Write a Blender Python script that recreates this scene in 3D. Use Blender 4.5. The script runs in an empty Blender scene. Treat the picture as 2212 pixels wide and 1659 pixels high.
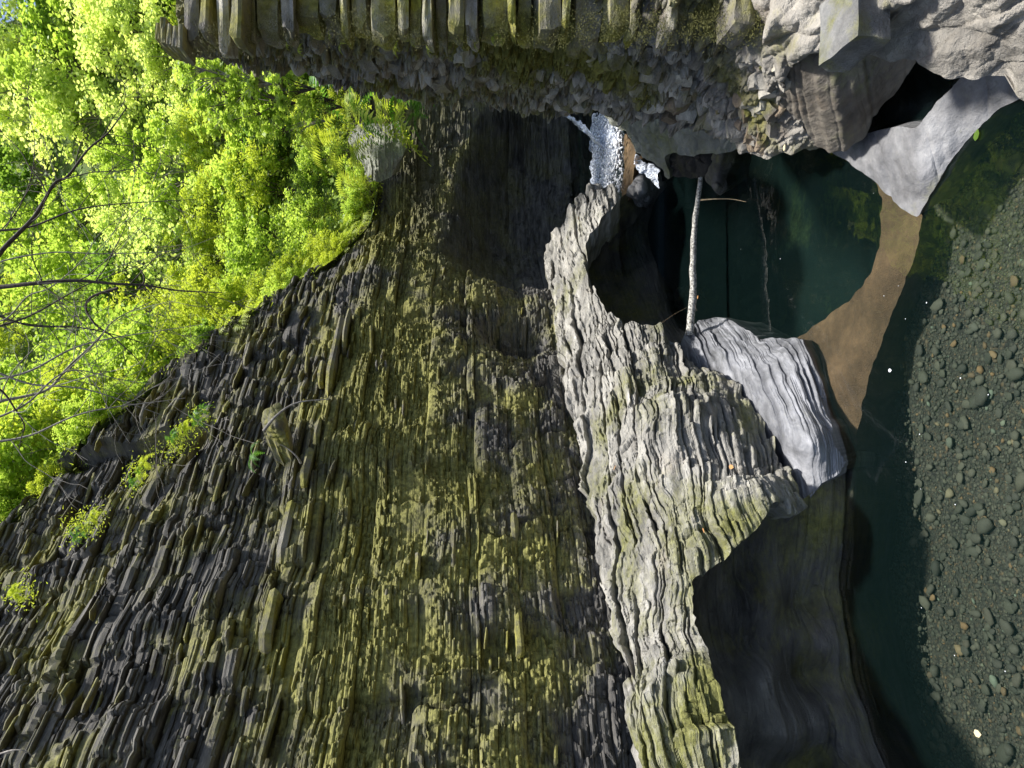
import bpy, math, random
import numpy as np
from mathutils import Vector, Matrix

R = math.radians
scene = bpy.context.scene
C = scene.collection

# ---------------------------------------------------------------- camera, sky, sun, exposure
PITCH = R(4.1)
F = 1475.0                       # focal length in units of a 2212 px wide picture (24 mm lens)
CX, CY = 1106.0, 829.5
fw = np.array([0.0, math.cos(PITCH), -math.sin(PITCH)])
dn = np.array([0.0, -math.sin(PITCH), -math.cos(PITCH)])
rt = np.array([1.0, 0.0, 0.0])
cam_d = bpy.data.cameras.new('camera')
cam = bpy.data.objects.new('camera', cam_d); C.objects.link(cam)
cam_d.sensor_width = 36.0; cam_d.sensor_fit = 'HORIZONTAL'; cam_d.lens = 24.0
cam_d.clip_start = 0.05; cam_d.clip_end = 500
# the photograph was taken with the camera turned on its side: picture right = down in the world
m = Matrix(((dn[0], rt[0], -fw[0]), (dn[1], rt[1], -fw[1]), (dn[2], rt[2], -fw[2])))
cam.matrix_world = m.to_4x4()
scene.camera = cam

world = bpy.data.worlds.new('World'); scene.world = world; world.use_nodes = True
wn = world.node_tree; wn.nodes.clear()
SUN_DIR = Vector((0.26, -0.03, 0.965)).normalized()
sky = wn.nodes.new('ShaderNodeTexSky'); sky.sky_type = 'NISHITA'; sky.sun_disc = False
sky.sun_elevation = math.asin(SUN_DIR.z); sky.sun_rotation = math.atan2(SUN_DIR.x, SUN_DIR.y)
sky.air_density = 1.0; sky.dust_density = 2.0; sky.ozone_density = 1.0
bg = wn.nodes.new('ShaderNodeBackground'); bg.inputs['Strength'].default_value = 0.11
wo = wn.nodes.new('ShaderNodeOutputWorld')
wn.links.new(sky.outputs[0], bg.inputs[0]); wn.links.new(bg.outputs[0], wo.inputs[0])
sd = bpy.data.lights.new('sun', 'SUN'); sd.energy = 4.2; sd.angle = R(5.0); sd.color = (1.0, 0.97, 0.91)
sun = bpy.data.objects.new('sun', sd); C.objects.link(sun)
sun.rotation_euler = SUN_DIR.to_track_quat('Z', 'Y').to_euler()
scene.view_settings.view_transform = 'Standard'; scene.view_settings.look = 'None'
scene.view_settings.gamma = 1.0; scene.view_settings.use_curve_mapping = False
scene.view_settings.exposure = 0.85
scene.cycles.max_bounces = 6; scene.cycles.diffuse_bounces = 3; scene.cycles.transparent_max_bounces = 12
scene.cycles.transmission_bounces = 6; scene.cycles.caustics_reflective = False; scene.cycles.caustics_refractive = False

rng = np.random.default_rng(7)
random.seed(11)
WZ = -4.0                        # water level; the lens is the origin

# ---------------------------------------------------------------- placing helpers
def ray(x, y):
    x = np.asarray(x, float); y = np.asarray(y, float)
    return fw + ((x - CX) / F)[..., None] * dn + ((CY - y) / F)[..., None] * rt
def at(x, y, d):
    """point seen at (x, y) of the picture; d > 0 distance forward, d < 0 height of the point"""
    r = ray(x, y)
    if d < 0: d = d / r[2]
    return r * d
def dist(x, y, d):
    return d if d > 0 else d / float(ray(x, y)[2])

# ---------------------------------------------------------------- noise
def _h(i, j, k, seed=0):
    with np.errstate(over='ignore'):
        n = (i.astype(np.int64) * 374761393 + j.astype(np.int64) * 668265263 + k.astype(np.int64) * 1274126177 + seed * 974634777) & 0xffffffff
        n = ((n ^ (n >> 13)) * 1274126177) & 0xffffffff
        n = ((n ^ (n >> 16)) * 2246822519) & 0xffffffff
        n = n ^ (n >> 15)
    return (n & 0xffffff) / float(0xffffff)
def hash1(a, b=None, seed=0):
    a = np.asarray(a); b = np.zeros_like(a) if b is None else np.asarray(b)
    return _h(a, b, np.zeros_like(a), seed)
def vnoise(P, seed=0):
    Pf = np.floor(P); f = P - Pf; f = f * f * (3 - 2 * f)
    i, j, k = (Pf[..., n].astype(np.int64) for n in range(3))
    o = 0
    for a in (0, 1):
        for b in (0, 1):
            for c in (0, 1):
                w = (f[..., 0] if a else 1 - f[..., 0]) * (f[..., 1] if b else 1 - f[..., 1]) * (f[..., 2] if c else 1 - f[..., 2])
                o = o + w * _h(i + a, j + b, k + c, seed)
    return o * 2 - 1
def fbm(P, octv=4, seed=0, gain=0.5):
    o = 0; a = 1.0; t = 0
    for n in range(octv):
        o = o + a * vnoise(P * (2.03 ** n) + 17.3 * n, seed + n); t += a; a *= gain
    return o / t
def worley(P, seed=0):
    """distance to nearest cell centre and that cell's random number"""
    Pf = np.floor(P).astype(np.int64); best = np.full(P.shape[:-1], 9.0); sec = np.full(P.shape[:-1], 9.0); idv = np.zeros(P.shape[:-1])
    for a in (-1, 0, 1):
        for b in (-1, 0, 1):
            for c in (-1, 0, 1):
                i, j, k = Pf[..., 0] + a, Pf[..., 1] + b, Pf[..., 2] + c
                q = np.stack([i + _h(i, j, k, seed), j + _h(i, j, k, seed + 1), k + _h(i, j, k, seed + 2)], -1)
                d = np.linalg.norm(P - q, axis=-1)
                n = d < best
                sec = np.where(n, best, np.minimum(sec, d)); idv = np.where(n, _h(i, j, k, seed + 3), idv); best = np.where(n, d, best)
    return best, sec, idv

# ---------------------------------------------------------------- mesh helpers
def tag(o, label=None, cat=None, group=None, kind=None):
    if label: o['label'] = label
    if cat: o['category'] = cat
    if group: o['group'] = group
    if kind: o['kind'] = kind
    return o
def link(o, parent=None):
    C.objects.link(o)
    if parent is not None: o.parent = parent
    return o
def empty(name, loc=(0, 0, 0)):
    o = bpy.data.objects.new(name, None); o.location = loc; o.empty_display_size = 0.2
    return link(o)
def np_mesh(name, V, Q, mat, attrs=None, smooth=False):
    """V (n,3); Q (m,3 or 4) integer faces"""
    me = bpy.data.meshes.new(name)
    V = np.ascontiguousarray(V, np.float32); Q = np.ascontiguousarray(Q, np.int32)
    me.vertices.add(len(V)); me.vertices.foreach_set('co', V.ravel())
    k = Q.shape[1]
    me.loops.add(Q.size); me.loops.foreach_set('vertex_index', Q.ravel())
    me.polygons.add(len(Q))
    me.polygons.foreach_set('loop_start', np.arange(0, Q.size, k, dtype=np.int32))
    me.polygons.foreach_set('loop_total', np.full(len(Q), k, np.int32))
    me.polygons.foreach_set('use_smooth', np.full(len(Q), smooth, bool))
    me.update(calc_edges=True); me.validate()
    if mat: me.materials.append(mat)
    for a, v in (attrs or {}).items():
        at_ = me.attributes.new(a, 'FLOAT', 'POINT'); at_.data.foreach_set('value', np.ascontiguousarray(v, np.float32))
    return me
def obj(name, me, parent=None, loc=None):
    o = bpy.data.objects.new(name, me)
    if loc is not None: o.location = loc
    return link(o, parent)
def grid_faces(nr, nc):
    i = np.arange(nr * nc).reshape(nr, nc)
    return np.stack([i[:-1, :-1], i[:-1, 1:], i[1:, 1:], i[1:, :-1]], -1).reshape(-1, 4)
def inpoly(X, Y, poly):
    c = np.zeros(X.shape, bool); n = len(poly)
    for a in range(n):
        x0, y0 = poly[a]; x1, y1 = poly[(a + 1) % n]
        if y0 == y1: continue
        hit = ((y0 > Y) != (y1 > Y)) & (X < (x1 - x0) * (Y - y0) / (y1 - y0) + x0)
        c ^= hit
    return c
def tps(pts, vals, X, Y, lam=1e-4):
    p = np.array(pts, float) / 500.0; v = np.array(vals, float); n = len(p)
    def U(r2): return np.where(r2 > 0, r2 * np.log(r2 + 1e-12), 0)
    K = U(((p[:, None] - p[None]) ** 2).sum(-1)) + lam * np.eye(n)
    Pm = np.c_[np.ones(n), p]
    A = np.zeros((n + 3, n + 3)); A[:n, :n] = K; A[:n, n:] = Pm; A[n:, :n] = Pm.T
    w = np.linalg.solve(A, np.r_[v, 0, 0, 0])
    q = np.stack([X, Y], -1).reshape(-1, 2) / 500.0
    out = np.empty(len(q))
    for s in range(0, len(q), 50000):
        b = q[s:s + 50000]
        out[s:s + 50000] = U(((b[:, None] - p[None]) ** 2).sum(-1)) @ w[:n] + w[n] + b @ w[n + 1:]
    return out.reshape(X.shape)
def relief(poly, pts, step, disp, skirt, skirt_n=3, noise_edge=0.0):
    """rock body: an outline and a scatter of known distances give its front; the rim is carried back along 'skirt'"""
    pa = np.array(poly, float)
    xs = np.arange(pa[:, 0].min() - step, pa[:, 0].max() + step * 2, step); ys = np.arange(pa[:, 1].min() - step, pa[:, 1].max() + step * 2, step)
    X, Y = np.meshgrid(xs, ys, indexing='ij')
    inv = tps([(p[0], p[1]) for p in pts], [1.0 / dist(*p[:3]) for p in pts], X, Y)
    D = 1.0 / np.clip(inv, 0.02, 0.6)
    if noise_edge:
        J = np.stack([X, Y, X * 0], -1) / 14.0
        mask = inpoly(X + noise_edge * vnoise(J, 5), Y + noise_edge * vnoise(J, 6), poly)
    else: mask = inpoly(X, Y, poly)
    P = ray(X, Y) * D[..., None]
    N = np.cross(np.gradient(P, axis=0), np.gradient(P, axis=1)); N /= np.linalg.norm(N, axis=-1)[..., None] + 1e-9
    s = np.sign((N * -P).sum(-1))[..., None]; N = N * s
    P2, tint = disp(P, N); P2 = np.array(P2)
    nr, nc = X.shape
    Q = grid_faces(nr, nc); mk = mask.ravel(); Q = Q[mk[Q].all(1)]
    e = np.concatenate([Q[:, [0, 1]], Q[:, [1, 2]], Q[:, [2, 3]], Q[:, [3, 0]]])
    es = np.sort(e, 1); key = es[:, 0].astype(np.int64) * (nr * nc) + es[:, 1]
    u, idx, cnt = np.unique(key, return_index=True, return_counts=True)
    be = e[idx[cnt == 1]]
    V = P2.reshape(-1, 3); T = tint.ravel()
    faces = [Q]; Vs = [V]; Ts = [T]; base = len(V)
    bv = np.unique(be)
    for _ in range(7):
        acc = np.zeros_like(V); ct = np.zeros(len(V))
        np.add.at(acc, be[:, 0], V[be[:, 1]]); np.add.at(acc, be[:, 1], V[be[:, 0]]); np.add.at(ct, be[:, 0], 1); np.add.at(ct, be[:, 1], 1)
        V[bv] = .45 * V[bv] + .55 * acc[bv] / ct[bv][:, None]
    mp = np.full(len(V), -1); mp[bv] = np.arange(len(bv))
    prev = bv; sk = np.array(skirt, float)
    for n in range(1, skirt_n + 1):
        cur = base + np.arange(len(bv))
        nv = V[bv] + sk * (n / skirt_n) + 0.05 * fbm(V[bv] * 3 + n, 2)[:, None]
        Vs.append(nv); Ts.append(T[bv])
        a = prev[mp[be[:, 0]]]; b = prev[mp[be[:, 1]]]; c = cur[mp[be[:, 1]]]; d = cur[mp[be[:, 0]]]
        faces.append(np.stack([b, a, d, c], -1)); prev = cur; base += len(bv)
    V = np.concatenate(Vs); T = np.concatenate(Ts); Q = np.concatenate(faces)
    used = np.unique(Q); rm = np.full(len(V), -1); rm[used] = np.arange(len(used))
    return V[used], rm[Q], T[used]

# ---------------------------------------------------------------- bedded rock
def bounds(lo, hi, t0, t1, r):
    b = [lo]
    while b[-1] < hi: b.append(b[-1] + r.uniform(t0, t1) * (1.0 if r.random() > .12 else 1.8))
    return np.array(b)
def strata(z, s, levels, seed=0):
    """outward step of bedding layers; each level: (bounds, seg length, amplitude, power)"""
    D = np.zeros_like(z); T = np.zeros_like(z)
    for n, (b, sl, amp, pw) in enumerate(levels):
        k = np.clip(np.searchsorted(b, z) - 1, 0, len(b) - 2)
        L = sl * (0.45 + 1.3 * hash1(k, seed=seed + 11 * n))
        q = s / L + 37.0 * hash1(k, seed=seed + 1 + 11 * n)
        q = q + 0.25 * np.sin(q * 5.1 + k)
        c = np.floor(q).astype(np.int64); fr = q - c
        h = _h(k, c, k * 0, seed + 2 + 11 * n)
        t = (z - b[k]) / (b[k + 1] - b[k])
        prof = 1.0 - 0.35 * np.abs(2 * t - 1) ** 6
        ends = np.minimum(1.0, np.minimum(fr, 1 - fr) * 9 + 0.4)
        D += amp * (h ** pw) * prof * ends
        T += (h - .5) * (1.0 / (n + 1))
    return D, T

# ---------------------------------------------------------------- materials
def mat_new(name):
    m = bpy.data.materials.new(name); m.use_nodes = True; nt = m.node_tree; nt.nodes.clear()
    out = nt.nodes.new('ShaderNodeOutputMaterial'); return m, nt, out
def N_(nt, t, **kw):
    n = nt.nodes.new(t)
    for k, v in kw.items(): setattr(n, k, v)
    return n
def noise_node(nt, vec, scale, detail=6, rough=.6, dist_=0.0):
    n = N_(nt, 'ShaderNodeTexNoise'); n.inputs['Scale'].default_value = scale; n.inputs['Detail'].default_value = detail
    n.inputs['Roughness'].default_value = rough; n.inputs['Distortion'].default_value = dist_
    nt.links.new(vec, n.inputs['Vector']); return n.outputs['Fac']
def ramp(nt, fac, stops):
    r = N_(nt, 'ShaderNodeValToRGB'); e = r.color_ramp.elements
    while len(e) < len(stops): e.new(0.5)
    for i, (p, c) in enumerate(stops):
        e[i].position = p; e[i].color = (c, c, c, 1) if isinstance(c, (int, float)) else (*c, 1)
    nt.links.new(fac, r.inputs[0]); return r.outputs[0]
def mix(nt, fac, a, b, typ='MIX'):
    n = N_(nt, 'ShaderNodeMix', data_type='RGBA', blend_type=typ)
    if isinstance(fac, (int, float)): n.inputs[0].default_value = fac
    else: nt.links.new(fac, n.inputs[0])
    for i, v in ((6, a), (7, b)):
        if isinstance(v, tuple): n.inputs[i].default_value = (*v, 1)
        else: nt.links.new(v, n.inputs[i])
    return n.outputs[2]
def rock_mat(name, dark, light, moss, moss_amt, rough=0.85, bump=0.6, flat=6.0, mscale=0.9, spec=0.3, warm=None, use_obj=False, fine=1.0):
    m, nt, out = mat_new(name)
    g = N_(nt, 'ShaderNodeNewGeometry'); vec = g.outputs['Position']
    mp = N_(nt, 'ShaderNodeMapping'); mp.inputs['Scale'].default_value = (1, 1, flat); nt.links.new(vec, mp.inputs[0])
    sv = mp.outputs[0]
    n1 = noise_node(nt, sv, 1.6, 8, .65)
    n2 = noise_node(nt, sv, 9.0, 6, .7)
    n3 = noise_node(nt, vec, mscale, 5, .6, .3)
    col = mix(nt, ramp(nt, n1, [(0.3, 0.0), (0.7, 1.0)]), dark, light)
    a = N_(nt, 'ShaderNodeAttribute', attribute_name='tint')
    t = N_(nt, 'ShaderNodeMath', operation='MULTIPLY_ADD'); nt.links.new(a.outputs['Fac'], t.inputs[0]); t.inputs[1].default_value = 0.45; t.inputs[2].default_value = 0.5
    sc = mix(nt, t.outputs[0], (0.55, 0.55, 0.55), (1.5, 1.48, 1.42))
    col = mix(nt, 1.0, col, sc, 'MULTIPLY')
    col = mix(nt, ramp(nt, n2, [(0.35, 0.0), (0.65, 1.0)]), col, mix(nt, 1.0, col, (1.45, 1.42, 1.38), 'MULTIPLY'))
    if warm:
        nw = noise_node(nt, vec, 2.3, 4, .6)
        col = mix(nt, ramp(nt, nw, [(0.58, 0.0), (0.78, 0.55)]), col, warm)
    nm = N_(nt, 'ShaderNodeMath', operation='MULTIPLY_ADD'); nt.links.new(n2, nm.inputs[0]); nm.inputs[1].default_value = 0.35; nt.links.new(n3, nm.inputs[2])
    mb = N_(nt, 'ShaderNodeAttribute', attribute_name='mossb'); nm2 = N_(nt, 'ShaderNodeMath', operation='ADD'); nt.links.new(nm.outputs[0], nm2.inputs[0]); nt.links.new(mb.outputs['Fac'], nm2.inputs[1]); nm = nm2
    lo = 0.9 - 0.45 * moss_amt
    mf = ramp(nt, nm.outputs[0], [(lo - .1, 0.0), (lo + .12, 1.0)])
    mossc = mix(nt, ramp(nt, noise_node(nt, vec, 14, 4), [(.35, 0.0), (.65, 1.0)]), tuple(c * .6 for c in moss), tuple(min(1, c * 1.35) for c in moss))
    col = mix(nt, mf, col, mossc)
    wt = N_(nt, 'ShaderNodeAttribute', attribute_name='wet')
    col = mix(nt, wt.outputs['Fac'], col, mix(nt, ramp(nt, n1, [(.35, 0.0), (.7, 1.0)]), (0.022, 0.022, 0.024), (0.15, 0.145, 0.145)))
    p = N_(nt, 'ShaderNodeBsdfPrincipled'); nt.links.new(col, p.inputs['Base Color'])
    rr = ramp(nt, n2, [(0.2, max(0, rough - .15)), (0.8, min(1, rough + .08))]); nt.links.new(rr, p.inputs['Roughness'])
    p.inputs['Specular IOR Level'].default_value = spec
    b1 = noise_node(nt, sv, 30.0 * fine, 5, .7); b2 = noise_node(nt, vec, 60.0 * fine, 3, .7)
    ad = N_(nt, 'ShaderNodeMath', operation='ADD'); nt.links.new(b1, ad.inputs[0]); nt.links.new(b2, ad.inputs[1])
    b = N_(nt, 'ShaderNodeBump'); b.inputs['Strength'].default_value = bump; b.inputs['Distance'].default_value = 0.02
    nt.links.new(ad.outputs[0], b.inputs['Height']); nt.links.new(b.outputs[0], p.inputs['Normal'])
    nt.links.new(p.outputs[0], out.inputs[0])
    return m
def leaf_mat(name, c1, c2, trans=0.5):
    m, nt, out = mat_new(name)
    a = N_(nt, 'ShaderNodeAttribute', attribute_name='tint')
    oi = N_(nt, 'ShaderNodeObjectInfo')
    s = N_(nt, 'ShaderNodeMath', operation='MULTIPLY_ADD'); nt.links.new(oi.outputs['Random'], s.inputs[0]); s.inputs[1].default_value = 0.5
    nt.links.new(a.outputs['Fac'], s.inputs[2])
    f = N_(nt, 'ShaderNodeMath', operation='MULTIPLY'); nt.links.new(s.outputs[0], f.inputs[0]); f.inputs[1].default_value = 0.67
    col = mix(nt, f.outputs[0], c1, c2)
    d = N_(nt, 'ShaderNodeBsdfPrincipled'); nt.links.new(col, d.inputs['Base Color']); d.inputs['Roughness'].default_value = 0.5; d.inputs['Specular IOR Level'].default_value = 0.35
    tcol = mix(nt, 1.0, col, (1.35, 1.35, 0.7), 'MULTIPLY')
    t = N_(nt, 'ShaderNodeBsdfTranslucent'); nt.links.new(tcol, t.inputs[0])
    mx = N_(nt, 'ShaderNodeMixShader'); mx.inputs[0].default_value = trans
    nt.links.new(d.outputs[0], mx.inputs[1]); nt.links.new(t.outputs[0], mx.inputs[2]); nt.links.new(mx.outputs[0], out.inputs[0])
    return m
M = {}
M['cliff'] = rock_mat('shale', (0.03, 0.029, 0.03), (0.13, 0.125, 0.115), (0.225, 0.215, 0.065), 0.57, bump=0.7, flat=5)
M['bench'] = rock_mat('pale_shale', (0.10, 0.098, 0.092), (0.42, 0.41, 0.385), (0.19, 0.19, 0.06), 0.36, bump=1.0, flat=9, warm=(0.36, 0.31, 0.25), fine=.7)
M['shelf'] = rock_mat('polished_rock', (0.075, 0.078, 0.086), (0.25, 0.26, 0.295), (0.2, 0.2, 0.12), 0.0, rough=.6, bump=0.35, flat=8, spec=.5)
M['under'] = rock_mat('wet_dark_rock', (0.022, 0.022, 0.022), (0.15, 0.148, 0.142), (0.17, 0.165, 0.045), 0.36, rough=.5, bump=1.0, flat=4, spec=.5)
M['right'] = rock_mat('knobbly_rock', (0.06, 0.056, 0.051), (0.37, 0.35, 0.32), (0.19, 0.18, 0.04), 0.44, bump=1.0, flat=1.5, warm=(0.27, 0.20, 0.14))
M['point'] = rock_mat('smooth_grey_rock', (0.06, 0.06, 0.064), (0.23, 0.235, 0.255), (0.2, 0.2, 0.1), 0.0, rough=.65, bump=0.5, flat=2.5, spec=.4)
M['grey_green'] = rock_mat('grey_green_rock', (0.12, 0.125, 0.11), (0.33, 0.34, 0.31), (0.17, 0.18, 0.07), 0.35, bump=.9, flat=2)
M['brown_grey'] = rock_mat('brown_grey_rock', (0.06, 0.052, 0.045), (0.17, 0.155, 0.135), (0.17, 0.18, 0.07), 0.1, rough=.6, bump=.6, flat=2, spec=.4, warm=(.2, .14, .09))
M['rough_grey'] = rock_mat('rough_grey_rock', (0.10, 0.10, 0.10), (0.30, 0.305, 0.31), (0.19, 0.19, 0.045), 0.35, bump=1.0, flat=.6, mscale=2.4)
M['moss_stone'] = rock_mat('mossy_stone', (0.06, 0.054, 0.046), (0.44, 0.42, 0.385), (0.30, 0.285, 0.05), 0.54, bump=1.0, flat=1.5, mscale=1.1)
M['slab'] = rock_mat('shale_slab', (0.07, 0.065, 0.06), (0.21, 0.20, 0.175), (0.25, 0.235, 0.06), 0.50, bump=0.6, flat=3, mscale=1.5)
M['stone_brown'] = rock_mat('brown_stone', (0.12, 0.095, 0.07), (0.30, 0.24, 0.18), (0.2, 0.19, 0.05), 0.3, bump=0.9, flat=1.5, mscale=2.2)
M['dark'] = rock_mat('black_boulder_rock', (0.018, 0.017, 0.016), (0.06, 0.056, 0.05), (0.06, 0.06, 0.02), 0.1, rough=.7, bump=1.0, flat=2)
M['brownbed'] = rock_mat('drowned_rock', (0.045, 0.030, 0.016), (0.14, 0.095, 0.052), (0.2, 0.15, 0.07), 0.0, bump=0.9, flat=1)
M['soil'] = rock_mat('hillside_soil', (0.05, 0.06, 0.02), (0.13, 0.15, 0.05), (0.10, 0.16, 0.03), 0.7, bump=1.0, flat=1)
M['leaf'] = leaf_mat('leaf', (0.15, 0.27, 0.035), (0.54, 0.66, 0.18), .55)
M['leaf_pale'] = leaf_mat('pale_leaf', (0.34, 0.48, 0.16), (0.80, 0.86, 0.42), .5)
M['leaf_dark'] = leaf_mat('dark_leaf', (0.09, 0.20, 0.04), (0.32, 0.46, 0.10), .45)
M['fern'] = leaf_mat('fern_leaf', (0.20, 0.29, 0.035), (0.60, 0.66, 0.12), .5)
M['fern_dk'] = leaf_mat('fern_green', (0.05, 0.15, 0.03), (0.16, 0.34, 0.07), .45)
def bark_mat(name, a, b, scale=20):
    m, nt, out = mat_new(name); g = N_(nt, 'ShaderNodeNewGeometry')
    n = noise_node(nt, g.outputs['Position'], scale, 5, .7)
    p = N_(nt, 'ShaderNodeBsdfPrincipled'); nt.links.new(mix(nt, ramp(nt, n, [(.4, 0.0), (.6, 1.0)]), a, b), p.inputs['Base Color']); p.inputs['Roughness'].default_value = .85
    bb = N_(nt, 'ShaderNodeBump'); bb.inputs['Strength'].default_value = .5; bb.inputs['Distance'].default_value = .01; nt.links.new(n, bb.inputs['Height']); nt.links.new(bb.outputs[0], p.inputs['Normal'])
    nt.links.new(p.outputs[0], out.inputs[0]); return m
M['bark'] = bark_mat('bark', (0.035, 0.026, 0.02), (0.10, 0.075, 0.06))
M['bark_grey'] = bark_mat('grey_bark', (0.16, 0.14, 0.12), (0.34, 0.31, 0.27))
M['log'] = bark_mat('birch_log', (0.06, 0.055, 0.05), (0.62, 0.60, 0.54), 38)
M['straw'] = bark_mat('dry_stem', (0.25, 0.17, 0.10), (0.45, 0.36, 0.22))
def plain(name, col, rough=.8):
    m, nt, out = mat_new(name); g = N_(nt, 'ShaderNodeNewGeometry')
    n = noise_node(nt, g.outputs['Position'], 25, 4)
    p = N_(nt, 'ShaderNodeBsdfPrincipled'); nt.links.new(mix(nt, n, tuple(c * .8 for c in col), tuple(min(1, c * 1.2) for c in col)), p.inputs['Base Color']); p.inputs['Roughness'].default_value = rough
    nt.links.new(p.outputs[0], out.inputs[0]); return m
M['dead_leaf'] = plain('dead_leaf', (0.45, 0.22, 0.08)); M['pale_dead'] = plain('pale_dead_leaf', (0.6, 0.5, 0.3))
M['skin'] = plain('skin', (0.50, 0.27, 0.18), .5); M['hair'] = plain('hair', (0.02, 0.012, 0.01), .5); M['shirt'] = plain('shirt', (0.55, 0.55, 0.6))
M['trousers'] = plain('trousers', (0.04, 0.05, 0.08))
M['foam'] = plain('white_foam', (0.86, 0.9, 0.97), .35)
def pebble_mat():
    m, nt, out = mat_new('pebbles'); oi = N_(nt, 'ShaderNodeAttribute', attribute_name='tint'); o2 = N_(nt, 'ShaderNodeObjectInfo')
    s = N_(nt, 'ShaderNodeMath', operation='ADD'); nt.links.new(oi.outputs['Fac'], s.inputs[0]); nt.links.new(o2.outputs['Random'], s.inputs[1])
    fr = N_(nt, 'ShaderNodeMath', operation='FRACT'); nt.links.new(s.outputs[0], fr.inputs[0])
    c = ramp(nt, fr.outputs[0], [(0, (0.026, 0.03, 0.02)), (.25, (0.06, 0.064, 0.042)), (.5, (0.036, 0.038, 0.028)), (.72, (0.085, 0.086, 0.058)), (.9, (0.055, 0.053, 0.036)), (.96, (0.19, 0.12, 0.05)), (.975, (0.13, 0.17, 0.12)), (.99, (0.06, 0.055, 0.04))])
    g = N_(nt, 'ShaderNodeNewGeometry'); n = noise_node(nt, g.outputs['Position'], 40, 4)
    p = N_(nt, 'ShaderNodeBsdfPrincipled'); nt.links.new(mix(nt, n, mix(nt, 1.0, c, (.7, .7, .7), 'MULTIPLY'), mix(nt, 1.0, c, (1.25, 1.25, 1.25), 'MULTIPLY')), p.inputs['Base Color']); p.inputs['Roughness'].default_value = .8
    nt.links.new(p.outputs[0], out.inputs[0]); return m
M['pebble'] = pebble_mat()
def water_mat():
    m, nt, out = mat_new('water')
    g = N_(nt, 'ShaderNodeNewGeometry')
    n = noise_node(nt, g.outputs['Position'], 2.2, 3, .5); 
    b = N_(nt, 'ShaderNodeBump'); b.inputs['Strength'].default_value = .09; b.inputs['Distance'].default_value = .05; nt.links.new(n, b.inputs['Height'])
    fr = N_(nt, 'ShaderNodeFresnel'); fr.inputs['IOR'].default_value = 1.34; nt.links.new(b.outputs[0], fr.inputs['Normal'])
    t0 = N_(nt, 'ShaderNodeBsdfTransparent'); df = N_(nt, 'ShaderNodeBsdfDiffuse'); df.inputs[0].default_value = (0.022, 0.055, 0.052, 1)   # fine silt held in the water
    tm = N_(nt, 'ShaderNodeMixShader'); tm.inputs[0].default_value = .085; nt.links.new(t0.outputs[0], tm.inputs[1]); nt.links.new(df.outputs[0], tm.inputs[2]); t = tm
    gl = N_(nt, 'ShaderNodeBsdfGlossy'); gl.inputs['Roughness'].default_value = 0.015; nt.links.new(b.outputs[0], gl.inputs['Normal'])
    mx = N_(nt, 'ShaderNodeMixShader'); nt.links.new(fr.outputs[0], mx.inputs[0]); nt.links.new(t.outputs[0], mx.inputs[1]); nt.links.new(gl.outputs[0], mx.inputs[2])
    nt.links.new(mx.outputs[0], out.inputs['Surface'])
    va = N_(nt, 'ShaderNodeVolumeAbsorption'); va.inputs['Color'].default_value = (0.50, 0.64, 0.57, 1); va.inputs['Density'].default_value = 0.45
    nt.links.new(va.outputs[0], out.inputs['Volume'])
    return m
M['water'] = water_mat()
def fall_mat():
    m, nt, out = mat_new('white_water')
    g = N_(nt, 'ShaderNodeNewGeometry'); mp = N_(nt, 'ShaderNodeMapping'); mp.inputs['Scale'].default_value = (9, 9, 1.5); nt.links.new(g.outputs['Position'], mp.inputs[0])
    n = noise_node(nt, mp.outputs[0], 3.0, 6, .7)
    f = ramp(nt, n, [(.38, 0.05), (.62, 1.0)])
    p = N_(nt, 'ShaderNodeBsdfPrincipled'); p.inputs['Base Color'].default_value = (.80, .86, .98, 1); p.inputs['Roughness'].default_value = .2
    tr = N_(nt, 'ShaderNodeBsdfTransparent'); mx = N_(nt, 'ShaderNodeMixShader')
    nt.links.new(f, mx.inputs[0]); nt.links.new(tr.outputs[0], mx.inputs[1]); nt.links.new(p.outputs[0], mx.inputs[2]); nt.links.new(mx.outputs[0], out.inputs[0])
    return m
M['fall'] = fall_mat()

# ================================================================ LEFT CLIFF
plan = np.array([(-14, -2.0), (-9.2, 3.0), (-4.5, 8.0), (-1.4, 11.35), (1.8, 14.7), (3.3, 17.0), (4.9, 18.4), (6.8, 19.1), (9.5, 19.3), (14, 18.6)], float)
def catmull(P, n=40):
    o = []
    Q = np.vstack([2 * P[0] - P[1], P, 2 * P[-1] - P[-2]])
    for i in range(1, len(Q) - 2):
        t = np.linspace(0, 1, n, endpoint=False)[:, None]
        a, b, c, d = Q[i - 1], Q[i], Q[i + 1], Q[i + 2]
        o.append(0.5 * ((2 * b) + (c - a) * t + (2 * a - 5 * b + 4 * c - d) * t * t + (3 * b - a - 3 * c + d) * t ** 3))
    o.append(P[-1][None]); return np.vstack(o)
pc = catmull(plan); seg = np.linalg.norm(np.diff(pc, axis=0), axis=1); ps = np.r_[0, np.cumsum(seg)]
S0 = np.interp(0, [0], [0])
s_at = lambda X, Y: ps[np.argmin(np.hypot(pc[:, 0] - X, pc[:, 1] - Y))]
sA = s_at(-4.5, 8.0); sB = s_at(1.8, 14.7); sEnd = s_at(9.5, 19.3); sMid = s_at(-1.4, 11.35)
def planpos(s):
    x = np.interp(s, ps, pc[:, 0]); y = np.interp(s, ps, pc[:, 1])
    e = 0.4; tx = np.interp(s + e, ps, pc[:, 0]) - np.interp(s - e, ps, pc[:, 0]); ty = np.interp(s + e, ps, pc[:, 1]) - np.interp(s - e, ps, pc[:, 1])
    L = np.hypot(tx, ty) + 1e-9
    return x, y, ty / L, -tx / L          # position and the normal that faces the gorge
RIM_S = [sA - 8, sA, sA + 5.38, sA + 7.6, sA + 9.6, sA + 11.2, sA + 12.8, sA + 14.2, sA + 16.5, sA + 24]
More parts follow.
